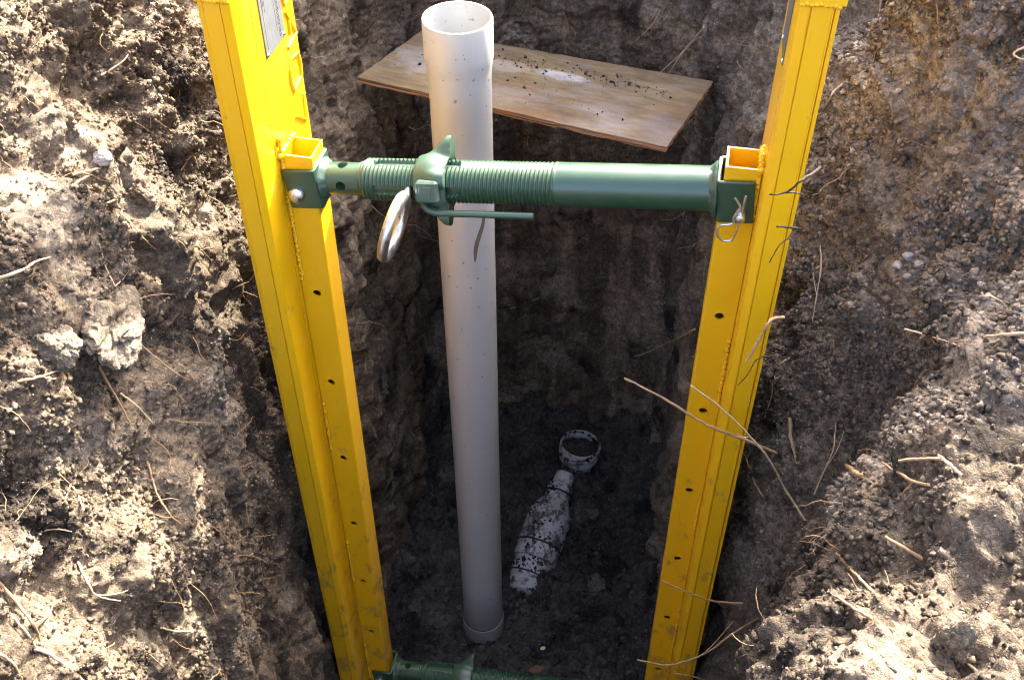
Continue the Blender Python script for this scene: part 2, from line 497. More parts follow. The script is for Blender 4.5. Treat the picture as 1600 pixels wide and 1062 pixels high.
CTRL = [((-.66, .15), (-.9, -.3), PL_), ((-.585, .5), (-1, 0), PL_), ((-.525, .8), (-1, 0), PL_), ((-.465, 1.1), (-1, 0), PL_),
        ((-.405, 1.4), (-1, 0), PL_), ((-.345, 1.7), (-1, .1), PL_), ((-.285, 2.0), (-.95, .3), PL_),
        ((-.20, 2.22), (-.6, .8), PB_), ((.0, 2.27), (-.1, 1), PB_), ((.22, 2.22), (.15, 1), PB_), ((.38, 2.1), (.7, .7), PB_),
        ((.42, 1.85), (1, .15), PR_), ((.425, 1.6), (1, .05), PM_), ((.425, 1.35), (1, 0), PK_), ((.43, 1.15), (1, 0), PA_),
        ((.45, .98), (1, -.05), PA_), ((.44, .84), (.85, -.4), PS_), ((.345, .66), (.75, -.65), PS_), ((.24, .52), (.65, -.75), PS_),
        ((.20, .25), (.95, -.3), PS_), ((.17, -.4), (1, 0), PS_), ((.10, -1.4), (1, 0), PS_), ((.02, -2.3), (.8, -.6), PS_), ((-.35, -2.55), (0, -1), PS_),
        ((-.74, -2.2), (-.9, -.4), PS_), ((-.78, -1.3), (-1, 0), PS_), ((-.74, -.5), (-1, 0), PS_)]
nC = len(CTRL); nL = len(PL_)
CG = np.zeros((nC, nL, 3))
for i, (bp, od, pf) in enumerate(CTRL):
    d = np.array(od) / np.hypot(*od)
    for l, (off, z) in enumerate(pf):
        CG[i, l] = (bp[0] + d[0] * off, bp[1] + d[1] * off, z)

def cr(p0, p1, p2, p3, t):
    return .5 * (2 * p1 + (p2 - p0) * t + (2 * p0 - 5 * p1 + 4 * p2 - p3) * t ** 2 + (3 * p1 - p0 - 3 * p2 + p3) * t ** 3)

def eval_p(p):
    i = np.floor(p).astype(int); t = (p - i)[:, None, None]
    return cr(CG[(i - 1) % nC], CG[i % nC], CG[(i + 1) % nC], CG[(i + 2) % nC], t)

def eval_q(G, q):
    i = np.clip(np.floor(q).astype(int), 0, nL - 2); t = (q - i)[None, :, None]
    g = lambda k: G[:, np.clip(k, 0, nL - 1)]
    return cr(g(i - 1), g(i), g(i + 1), g(i + 2), t)

def spaced(samples, length, step):
    """samples of a parameter so that the spacing along `length` follows `step`"""
    w = np.concatenate([[0], np.cumsum(np.diff(length) / (.5 * (step[1:] + step[:-1])))])
    n = int(w[-1]) + 1
    return np.interp(np.linspace(0, w[-1], n), w, samples)

pd = np.linspace(0, nC, 3000)
cur = eval_q(eval_p(pd % nC), np.array([4.0]))[:, 0]
plen = np.concatenate([[0], np.cumsum(np.linalg.norm(np.diff(cur, axis=0), axis=1))])
step = np.full(len(pd), .0052)
step = np.where((pd > 1.2) & (pd < 4.6), .0030, step)
step = np.where((pd > 12.2) & (pd < 18.6), .0031, step)
step = np.where((pd > 18.9) | (pd < .6), .022, step)
step = np.convolve(np.pad(step, 30, mode='edge'), np.ones(61) / 61, 'valid')
ps = spaced(pd, plen, step)
qd = np.linspace(0, nL - 1.0001, 800)
prof = eval_q(CG[[3]], qd)[0]
pr2 = eval_q(CG[[13]], qd)[0]
qlen = np.concatenate([[0], np.cumsum(np.maximum(np.linalg.norm(np.diff(prof, axis=0), axis=1), np.linalg.norm(np.diff(pr2, axis=0), axis=1)))])
qstep = np.where(prof[:, 2] < -1.7, .0056, np.where(prof[:, 2] < -.5, .0033, np.where(prof[:, 2] < -.3, .012, .03)))
qstep = np.convolve(np.pad(qstep, 15, mode='edge'), np.ones(31) / 31, 'valid')
qs = spaced(qd, qlen, qstep)
ps = ps[:-1]
NP, NQ = len(ps), len(qs)
B = eval_q(eval_p(ps), qs)                       # NP x NQ x 3
dp = np.roll(B, -1, 0) - np.roll(B, 1, 0)
dq = np.gradient(B, axis=1)
N = np.cross(dq, dp); N /= np.linalg.norm(N, axis=2, keepdims=True) + 1e-12
cen = np.array([0, 1.2, -1.5])
if (N[NP // 5, NQ // 3] * (cen - B[NP // 5, NQ // 3])).sum() < 0:
    N = -N                                       # towards the inside of the pit
BP = B.reshape(-1, 3).astype(F); NN = N.reshape(-1, 3).astype(F)
pp = np.repeat(ps, NQ)

# larger bulges and hollows: centre, radius, depth (+ towards the inside of the pit)
BUMPS = [(-0.53, 0.974, -0.917, 0.085, 0.045), (-0.553, 0.846, -0.889, 0.07, 0.03), (-0.53, 0.845, -0.966, 0.075, 0.035), (-0.503, 1.027, -1.133, 0.05, -0.03), (-0.578, 0.787, -1.005, 0.07, -0.045), (-0.529, 0.815, -1.239, 0.085, 0.04), (-0.568, 0.709, -1.078, 0.07, 0.03), (-0.547, 0.835, -1.093, 0.06, -0.035), (-0.498, 1.119, -0.943, 0.07, 0.025), (-0.494, 1.145, -0.863, 0.05, 0.03), (-0.491, 1.263, -1.013, 0.05, 0.02), (-0.559, 1.368, -0.819, 0.09, -0.02), (-0.544, 0.935, -0.769, 0.06, -0.015), (0.608, 1.234, -0.93, 0.07, 0.045), (0.557, 1.296, -0.965, 0.05, 0.02), (0.52, 1.038, -1.158, 0.09, -0.03), (0.403, 0.547, -0.833, 0.08, -0.03), (0.491, 0.673, -0.86, 0.06, 0.02), (0.379, 0.661, -0.944, 0.06, 0.02), (0.458, 0.557, -0.826, 0.05, -0.02)]
def soil_height(P, pq):
    z = P[:, 2]
    low = sstep(-1.10, -1.45, z)                       # the scraped lower face
    backish = sstep(4.4, 5.2, pq) * sstep(12.8, 12.0, pq)
    smoothz = np.maximum(low, backish * .8)
    warp = P + .02 * np.stack([perlin(P, 9, 51), perlin(P, 9, 52), perlin(P, 9, 53)], 1)
    h = .045 * fbm(P, 2.6, 2, 1) * (1 - .5 * smoothz)
    n2 = fbm(warp, 8.5, 3, 5)
    h += (.030 - .012 * smoothz) * n2
    rough = (.10 + 1.0 * sstep(-.20, .22, fbm(P, 5.2, 2, 31))) * (1 - .55 * smoothz) + .08
    warp2 = warp + .006 * np.stack([perlin(P, 40, 54), perlin(P, 40, 55), perlin(P, 40, 56)], 1)
    h += .032 * (1 - .5 * smoothz) * blocks(warp2, 5.2, 139, 12.)
    h += .028 * (1 - .6 * smoothz) * blocks(warp2, 11.5, 141, 16.)
    h += .018 * (.45 + .55 * rough) * (1 - .45 * smoothz) * blocks(warp2, 27, 143, 14.)
    h += .0090 * (.3 + .7 * rough) * blocks(warp2, 64, 145, 22.)
    h += .0042 * (.3 + .7 * rough) * blocks(P, 125, 147, 22.)
    h += .0045 * rough * (granules(warp, 66, 43) - .4)
    h += .0036 * (.3 + .7 * rough) * (granules(P, 128, 47) - .4)
    h += .0042 * fbm(P, 105, 2, 61)
    # vertical drag marks of the bucket on the lower and back faces
    h += .030 * smoothz * fbm(P, (15, 15, 1.3), 2, 71) + .011 * smoothz * perlin(P, (48, 48, 2.6), 77)
    # the earth in front of the left rail stands proud of the slot cut for the rail
    y_ = P[:, 1] + .035 * perlin(P, 11, 91) + .015 * perlin(P, 31, 93)
    edge = 1.04 + .15 * sstep(-.74, -.84, z)
    left = sstep(4.6, 4.2, pq)
    h += left * (.060 * sstep(edge + .034, edge - .034, y_) - .030) * sstep(-1.75, -1.35, z)
    for cx, cy, cz, r, a in BUMPS:
        d2 = ((P - np.array((cx, cy, cz), F)) ** 2).sum(1) / (r * r)
        h += a * np.exp(-d2 * 1.4)
    return h.astype(F), rough

H, ROUGH = soil_height(BP, pp)
calm = np.where(pp > 18.9, .6, 1).astype(F)
WP = BP + NN * (H * calm)[:, None]
WG = WP.reshape(NP, NQ, 3)

def wall_piece(name, i0, i1, mat, label):
    idx = np.arange(i0, i1) % NP
    V = WG[idx].reshape(-1, 3)
    o = link(name, np_mesh(name, V, grid_faces(len(idx), NQ)), mat, smooth=False)
    set_props(o, label, 'soil wall', kind='structure')
    return o
iL = int(np.searchsorted(ps, 6.6)); iB = int(np.searchsorted(ps, 10.6)); iS = int(np.searchsorted(ps, 16.3)); iN = int(np.searchsorted(ps, 20.4))
wall_l = wall_piece('trench_wall_left', 0, iL + 1, M['soil'], 'sunlit crumbly earth wall left of the yellow rails')
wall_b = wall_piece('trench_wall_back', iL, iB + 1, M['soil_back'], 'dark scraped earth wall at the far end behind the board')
wall_r = wall_piece('trench_wall_right', iB, iS + 1, M['soil_right'], 'shaded pebbly earth bank right of the yellow rails')
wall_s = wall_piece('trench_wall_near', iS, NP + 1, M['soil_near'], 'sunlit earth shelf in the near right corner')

# floor of the trench
gx = np.arange(-.95, .75, .0046); gy = np.concatenate([np.arange(-2.8, .55, .04), np.arange(.58, 2.75, .0047)])
FX, FY = np.meshgrid(gx, gy, indexing='ij')
FPn = np.stack([FX.ravel(), FY.ravel(), np.full(FX.size, -2.66)], 1).astype(F)
fh = .05 * fbm(FPn, 3.1, 2, 101) + .03 * fbm(FPn, 11, 2, 105) + .044 * granules(FPn, 17, 107) * sstep(-.2, .3, fbm(FPn, 6, 2, 108)) \
    + .020 * granules(FPn, 41, 109) + .008 * granules(FPn, 95, 111) - .024
flat = np.exp(-(((FPn[:, 0] + .08) ** 2 + (FPn[:, 1] - 1.5) ** 2) / .03)).astype(F)
fh = fh * (1 - .75 * flat) - .004 * flat
fh += .16 * sstep(2.05, 2.6, FPn[:, 1]) + .12 * sstep(.28, .5, FPn[:, 0]) * sstep(1.4, 1.9, FPn[:, 1])
fh += .22 * np.exp(-((FPn[:, 0] + .33 - .2 * (FPn[:, 1] - 1.6)) / .09) ** 2) * sstep(1.45, 1.9, FPn[:, 1]) * (.6 + .8 * perlin(FPn, 5, 115))
FPn[:, 2] += fh
floor = link('trench_floor', np_mesh('trench_floor', FPn, grid_faces(len(gx), len(gy))), M['loam'], smooth=True)
set_props(floor, 'dark crumbly soil at the bottom of the trench', 'soil floor', kind='structure')

# ground round the pit out to the horizon, with an added sun-blocking ridge past the far end
rim = WG[:, -1].astype(float)[::6]
ang_c = np.array([0.1, 1.2])
rings = [1.0, 1.12, 1.3, 1.5, 1.75, 2.0, 2.3, 2.6, 3.0, 3.5, 4.2, 5.5, 8, 14, 30, 80, 220]
G = np.zeros((len(rim), len(rings), 3))
for k, f_ in enumerate(rings):
    xy = ang_c + (rim[:, :2] - ang_c) * f_
    t = min(1, (f_ - 1) / 1.6)
    t = t * sstep(-2.6, .5, xy[:, 1]) if f_ < 5 else t      # the photographer's bench stays low
    zz = rim[:, 2] * (1 - t) + -.05 * t
    if k:
        P3 = np.stack([xy[:, 0], xy[:, 1], zz], 1).astype(F)
        zz = zz + .05 * fbm(P3, 1.7, 3, 131)
        # unseen ridge added to shade the pit: higher towards the right
        crest = np.clip((.53 + .21 * xy[:, 0]), .3, 1.4) + .5 * sstep(1.60, 1.78, xy[:, 0])
        zz = zz + (crest + .05) * np.exp(-((xy[:, 1] - 3.35 + .16 * xy[:, 0]) / .42) ** 2) * sstep(-2.2, -1.0, xy[:, 0]) * sstep(4.6, 3.2, xy[:, 0])
    G[:, k] = np.stack([xy[:, 0], xy[:, 1], zz], 1)
ground = link('ground', np_mesh('ground', G.reshape(-1, 3), grid_faces(len(rim), len(rings), True)), M['soil'], smooth=True)
set_props(ground, 'bare earth round the excavation with an added sun-blocking ridge', 'ground', kind='structure')

# ------------------------------------------------------------------ loose crumbs of soil
phi = (1 + 5 ** .5) / 2
ICO_V = np.array([(-1, phi, 0), (1, phi, 0), (-1, -phi, 0), (1, -phi, 0), (0, -1, phi), (0, 1, phi), (0, -1, -phi), (0, 1, -phi),
                  (phi, 0, -1), (phi, 0, 1), (-phi, 0, -1), (-phi, 0, 1)]) / math.hypot(1, phi)
ICO_F = np.array([(0,11,5),(0,5,1),(0,1,7),(0,7,10),(0,10,11),(1,5,9),(5,11,4),(11,10,2),(10,7,6),(7,1,8),
                  (3,9,4),(3,4,2),(3,2,6),(3,6,8),(3,8,9),(4,9,5),(2,4,11),(6,2,10),(8,6,7),(9,8,1)])

def rand_rot(n):
    q = rng.normal(size=(n, 4)); q /= np.linalg.norm(q, axis=1, keepdims=True)
    w, x, y, z = q.T
    return np.stack([np.stack([1 - 2 * (y * y + z * z), 2 * (x * y - z * w), 2 * (x * z + y * w)], -1),
                     np.stack([2 * (x * y + z * w), 1 - 2 * (x * x + z * z), 2 * (y * z - x * w)], -1),
                     np.stack([2 * (x * z - y * w), 2 * (y * z + x * w), 1 - 2 * (x * x + y * y)], -1)], 1)

def crumbs(name, pos, size, mat, label, cat='soil crumbs'):
    n = len(pos)
    V = ICO_V[None] * (1 + rng.normal(0, .33, (n, 12, 1))) * rng.uniform(.55, 1.2, (n, 1, 3))
    V = np.einsum('nij,nkj->nki', rand_rot(n), V) * size[:, None, None] + pos[:, None]
    Fc = (ICO_F[None] + (np.arange(n) * 12)[:, None, None]).reshape(-1, 3)
    o = link(name, np_mesh(name, V.reshape(-1, 3), Fc), mat)
    return set_props(o, label, cat, kind='stuff')

def sprinkle(mask, n, lo, hi, sink=.25):
    ids = rng.choice(np.flatnonzero(mask), n)
    s = lo * (hi / lo) ** (rng.random(n) ** 1.8)
    return WP[ids] + NN[ids] * (s * (rng.uniform(-.2, .75, n)))[:, None], s

zB = BP[:, 2]
keep = ROUGH > .05 + .55 * rng.random(len(ROUGH))
mL = keep & (pp > 1.3) & (pp < 4.6) & (zB > -1.75) & (zB < -.45)
mR = keep & (pp > 11.6) & (pp < 16.4) & (zB > -1.75) & (zB < -.28)
mS = keep & (pp >= 16.4) & (pp < 18.7) & (zB > -1.5)
p_, s_ = sprinkle(mL, 26000, .0013, .0056)
crumbs('soil_crumbs', p_, s_, M['soil_crumb'], 'loose soil crumbs clinging to the sunlit left wall')
p_, s_ = sprinkle(mR, 27000, .0021, .0062)
crumbs('soil_crumbs', p_, s_, M['soil_right_crumb'], 'pebbly soil crumbs covering the shaded right bank')
p_, s_ = sprinkle(mS, 7000, .0014, .0060)
crumbs('soil_crumbs', p_, s_, M['soil_near_crumb'], 'loose soil crumbs on the near right shelf')
NF = 9000
ids = rng.choice(len(FPn), NF)
s_ = .0035 * (4.6 ** (rng.random(NF) ** 2.2))
crumbs('soil_crumbs', FPn[ids] + np.stack([np.zeros(NF), np.zeros(NF), s_ * .4], 1), s_, M['loam_crumb'], 'black soil crumbs scattered over the trench floor')

# ------------------------------------------------------------------ yellow shoring rails
TH = math.atan(.2017)
A3 = Vector((math.cos(TH), -math.sin(TH), 0)); B3 = Vector((math.sin(TH), math.cos(TH), 0))
ZB = -2.66

def plate_with_holes(mb, x0, x1, y, z0, z1, zs, cx, r, depth, seg=20):
    """front sheet at y with round holes of a real depth"""
    cuts = [z0]
    h = (x1 - x0) * .5
    for zc in sorted(zs):
        cuts += [zc - h * .7, zc + h * .7]
    cuts.append(z1)
    for k in range(0, len(cuts), 2):
        if cuts[k + 1] > cuts[k]:
            mb.add([(x0, y, cuts[k]), (x1, y, cuts[k]), (x1, y, cuts[k + 1]), (x0, y, cuts[k + 1])], [(0, 1, 2, 3)])
    for zc in zs:
        V = []; n = seg
        hh = h * .7
        for k in range(n):
            t = 2 * math.pi * (k + .5) / n
            c, s = math.cos(t), math.sin(t)
            q = min((x1 - cx) / c if c > 1e-6 else (x0 - cx) / c if c < -1e-6 else 9, hh / abs(s) if abs(s) > 1e-6 else 9)
            V.append((cx + c * q, y, zc + s * q))
        for k in range(n):
            t = 2 * math.pi * (k + .5) / n
            V.append((cx + r * math.cos(t), y, zc + r * math.sin(t)))
        for k in range(n):
            t = 2 * math.pi * (k + .5) / n
            V.append((cx + r * math.cos(t), y + depth, zc + r * math.sin(t)))
        Fs = []
        for k in range(n):
            k2 = (k + 1) % n
            Fs.append((k, k2, n + k2, n + k)); Fs.append((n + k, n + k2, 2 * n + k2, 2 * n + k))
        mb.add(V, Fs)
        # corner triangles left between ring and rectangle
        for sx in (x0, x1):
            for sz in (zc - hh, zc + hh):
                ang = math.atan2(sz - zc, sx - cx) % (2 * math.pi)
                k = int((ang / (2 * math.pi) * n) - .5) % n
                mb.add([V[k], V[(k + 1) % n], (sx, y, sz)], [(0, 1, 2)])

def weld(z0, z1, x, y, r=.0037, bead=.0031, dirn=(0, 0, 1)):
    mb = MB()
    n = max(2, int(abs(z1 - z0) / bead))
    for k in range(n + 1):
        z = z0 + (z1 - z0) * k / n
        rr = r * random.uniform(.8, 1.25)
        V = ICO_V * np.array((rr, rr * .8, rr * .95)) * rng.uniform(.85, 1.15, (12, 1)) + np.array((x + random.gauss(0, .0004), y + .0012 + random.gauss(0, .0003), z))
        mb.add(V.tolist(), [tuple(int(i) for i in q) for q in ICO_F])
    return mb

def make_rail(org, m, dz, tilt, label, side):
    """m = 1: left rail, -1: right rail; local x points into the trench, y along it, z up from the foot"""
    root = empty('shoring_rail', (org.x, org.y, ZB), (0, tilt, -TH))
    set_props(root, label, 'shoring rail', 'yellow shoring rails')
    mir = m < 0
    Z = lambda z: z - ZB                       # eye-level height -> height above foot
    top = -.42 + dz
    W = .0446
    # main extrusion: box section with lipped front
    prof = [(-W, .127), (-W, -.0640), (-.0396, -.0640), (-.0393, -.0605), (-.0381, -.0605), (-.0377, -.0680), (-.0366, -.0684), (-.0358, -.0672),
            (-.0134, -.0672), (-.0130, -.0652), (-.0120, -.0652), (-.0116, -.0684), (-.0100, -.0686), (-.0008, -.0642), (0, -.0628),
            (0, -.0112), (-.0007, -.0109), (-.0007, .127)]
    MB().prism(prof, .0, Z(top)).build('upright', M['yellow'], root, 30, mir)
    MB().box(-.0006, .0006, -.0104, .127, .0, Z(top), .0003).build('face_plate', M['yellow'], root, None, mir)
    # sleeve welded round the head of the upright
    capz = -.607 + dz
    mb = MB().prism([(-W - .005, .131), (-W - .005, -.0715), (.0012, -.0715), (.0012, -.0632), (-.001, -.0632), (-.001, -.05), (-.035, -.04), (-.035, .131)], Z(capz), Z(top) + .02)
    sl = mb.build('head_sleeve', M['yellow'], root, 30, mir)
    wz = MB()
    for k in range(9):
        x = -W + .002 + k * (W - .004) / 8
        V = ICO_V * np.array((.0042, .0032, .0036)) * rng.uniform(.8, 1.2, (12, 1)) + np.array((x, -.0695, Z(capz) - .001 + random.gauss(0, .0007)))
        wz.add(V.tolist(), [tuple(int(i) for i in q) for q in ICO_F])
    wz.build('weld_bead', M['yellow'], root, 80, mir)
    # punched square tube carrying the jacks
    t0, t1, wt = .0014, .0508, .0032
    tz0 = .03; tz1 = Z(-.8794 + dz)
    holes = [Z(-1.1479 + dz - .2125 * k) for k in range(-1, 7)]
    holes = [h for h in holes if tz0 + .04 < h < tz1 - .03]
    mb = MB()
    rc = .0028
    outl = [(t1 - rc, 0), (t1 - rc * .3, rc * .3), (t1, rc), (t1, .0508 - rc), (t1 - rc * .3, .0508 - rc * .3), (t1 - rc, .0508), (t0, .0508), (t0, 0)]
    for k in range(len(outl) - 1):
        (xa, ya), (xb, yb) = outl[k], outl[k + 1]
        mb.add([(xa, ya, tz0), (xb, yb, tz0), (xb, yb, tz1), (xa, ya, tz1)], [(0, 1, 2, 3)])
    plate_with_holes(mb, t0, t1 - rc, 0, tz0, tz1, holes, .0254, .0068, wt)
    inn = [(t1 - wt, wt), (t1 - wt, .0508 - wt), (t0 + wt, .0508 - wt), (t0 + wt, wt)]
    for k in range(3):
        (xa, ya), (xb, yb) = inn[k], inn[k + 1]
        mb.add([(xa, ya, tz0), (xb, yb, tz0), (xb, yb, tz1), (xa, ya, tz1)], [(3, 2, 1, 0)])
    plate_with_holes(mb, t0 + wt, t1 - wt, wt, tz0, tz1, holes, .0254, .0068, .0)
    o8 = [(t1, 0), (t1, .0508), (t0, .0508), (t0, 0)]
    for k in range(4):
        (xa, ya), (xb, yb) = o8[k], o8[(k + 1) % 4]
        mm = {0: (t1 - wt, wt), 1: (t1 - wt, .0508 - wt), 2: (t0 + wt, .0508 - wt), 3: (t0 + wt, wt)}
        ca, cb = mm[k], mm[(k + 1) % 4]
        mb.add([(xa, ya, tz1), (xb, yb, tz1), (cb[0], cb[1], tz1), (ca[0], ca[1], tz1)], [(0, 1, 2, 3)])
    tube = bpy.data.meshes.new('jack_tube')
    V = [(-x, y, z) for x, y, z in mb.v] if mir else mb.v
    Fs = [q[::-1] for q in mb.f] if mir else mb.f
    tube.from_pydata(V, [], Fs)
    link('jack_tube', tube, M['yellow'], root)
    # intermittent weld runs between tube and face plate
    runs = {1: [(-.850, -.905), (-.955, -1.12), (-1.42, -1.55), (-1.855, -2.007), (-2.28, -2.44)],
            -1: [(-.789, -.842), (-.862, -.90), (-1.13, -1.265), (-1.538, -1.63), (-1.95, -2.07), (-2.25, -2.37)]}[m]
    for za, zb in runs:
        weld(Z(za), Z(zb), .0042, -.0018).build('weld_bead', M['yellow'], root, 80, mir)
    # blob of weld across the tube head
    hz = tz1
    mb = MB()
    for k in range(20):
        yy = -.004 + .058 * k / 19
        V = ICO_V * np.array((.0058, .0045, .0062)) * rng.uniform(.75, 1.25, (12, 1)) + np.array((.0030 + random.gauss(0, .0006), yy, hz + .0005 + random.gauss(0, .0012)))
        mb.add(V.tolist(), [tuple(int(i) for i in q) for q in ICO_F])
    mb.build('weld_bead', M['yellow'], root, 80, mir)
    return root

def bead_line(pts, x, r, ZB_):
    """weld-bead lettering on the face plate; pts are (y, eye-level z)"""
    P = smooth_path([(x, y, z - ZB_) for y, z in pts], 4) if len(pts) > 9 else [Vector((x, y, z - ZB_)) for y, z in pts]
    Q = []
    for i in range(len(P) - 1):
        n = max(2, int((P[i + 1] - P[i]).length / .004))
        for k in range(n): Q.append(P[i].lerp(P[i + 1], k / n))
    Q.append(P[-1])
    return MB().tube(Q, r, 7, True, [r * random.uniform(.85, 1.2) for _ in Q])

POS_L = Vector((-.3462, 1.305, 0)) - A3 * .0150
POS_R = Vector((.3399, 1.1667, 0)) + A3 * .0150
rail_l = make_rail(POS_L, 1, 0, .0095, 'yellow steel shoring rail with silver label plate and bead lettering, left of the pipe', 'l')
rail_r = make_rail(POS_R, -1, .0665, -.0095, 'yellow steel shoring rail with the clip pinned bracket, right of the pipe', 'r')

LETTERS = [[(.0790, -.640), (.0930, -.640), (.1080, -.690), (.0950, -.690), (.0790, -.640)],
           [(.0930, -.699), (.1226, -.7468), (.0870, -.7530)], [(.1020, -.716), (.1000, -.7400)],
           [(.0899, -.7727), (.118, -.7774), (.1225, -.7991), (.1187, -.8162), (.085, -.8229), (.0790, -.8032), (.0810, -.7838), (.0899, -.7727)],
           [(.1170, -.8440), (.1142, -.8900), (.0762, -.8600)]]
for li, L in enumerate(LETTERS):
    bead_line(L, .0016, .0024, ZB).build('bead_letter', M['yellow'], rail_l, 60)

def label_plate(root, mir, dz, text):
    y0, y1 = .012, .083
    zt, zb = -.53 + dz, -.7305 + dz
    mb = MB().box(.0009, .0021, y0, y1, zb - ZB, zt - ZB, .0003)
    pl = mb.build('label_plate', M['plate'], root, None, mir)
    for yy, zz in ((y0 + .004, zb + .004), (y1 - .004, zb + .004)):
        MB().lathe([(.0001, .0042), (.0022, .0038), (.0034, .0026), (.0036, .0015)], 14, 'x', (0, yy, zz - ZB)).build('rivet', M['galv'], pl, 40, mir)
    if not text: return
    ink = MB()
    for k, (ya, yb, za, zb_) in enumerate([(.0195, .0212, -.54, -.668), (.0235, .0248, -.54, -.655), (.0275, .0286, -.54, -.672), (.041, .0422, -.54, -.640), (.0448, .046, -.54, -.652), (.049, .0502, -.54, -.645)]):
        z = za
        while z > zb_:
            l = random.uniform(.004, .011)
            ink.box(.0021, .00225, ya, yb, z - l - ZB, z - ZB); z -= l + random.uniform(.0015, .003)
    ink.box(.0021, .00225, .058, .0586, -.71 - ZB, -.54 - ZB); ink.box(.0021, .00225, .0195, .0201, -.72 - ZB, -.54 - ZB)
    ink.build('printed_lines', M['ink'], pl, None, mir)
    cu = bpy.data.curves.new('lettering', 'FONT'); cu.body = text; cu.size = .0135; cu.extrude = .00006; cu.space_character = 1.05
    tmp = bpy.data.objects.new('tmp', cu); COL.objects.link(tmp)
    dg = bpy.context.evaluated_depsgraph_get(); dg.update()
    me = bpy.data.meshes.new_from_object(tmp.evaluated_get(dg))
    bpy.data.objects.remove(tmp)
    co = np.zeros(len(me.vertices) * 3, F); me.vertices.foreach_get('co', co); co = co.reshape(-1, 3)
    wid = co[:, 0].max()
    # text runs downwards; its top edge faces the far side of the rail
    out = np.stack([np.full(len(co), .00225) + co[:, 2],   .0640 + co[:, 1], (-.7235 + wid - co[:, 0]) - ZB], 1)
    me.vertices.foreach_set('co', out.astype(F).ravel()); me.update()
    link('lettering', me, M['ink'], pl)
label_plate(rail_l, False, 0, 'Industries')
label_plate(rail_r, True, .0665, '')

# ------------------------------------------------------------------ green screw jack
JL = Vector((-.2914, 1.320, -.932)); JR = Vector((.2951, 1.2017, -.867))
ex = (JR - JL).normalized(); ey = (B3 - ex * B3.dot(ex)).normalized(); ez = ex.cross(ey)
LJ = (JR - JL).length
JM = Matrix((ex, ey, ez)).transposed().to_4x4(); JM.translation = JL

def lathe_fn(x0, x1, nx, seg, fn, xs=None):
    xs = np.linspace(x0, x1, nx) if xs is None else xs
    ph = np.linspace(0, 2 * np.pi, seg, endpoint=False)
    X, PH = np.meshgrid(xs, ph, indexing='ij')
    R = fn(X, PH)
    V = np.stack([X, -R * np.cos(PH), R * np.sin(PH)], -1).reshape(-1, 3)
    n = len(xs); m = seg
    i = np.arange(n - 1)[:, None]; j = np.arange(m)[None]
    Fc = np.stack([i * m + j, i * m + (j + 1) % m, (i + 1) * m + (j + 1) % m, (i + 1) * m + j], -1).reshape(-1, 4)
    return V, Fc

def adiff(a, b):
    return np.abs((a - b + np.pi) % (2 * np.pi) - np.pi)


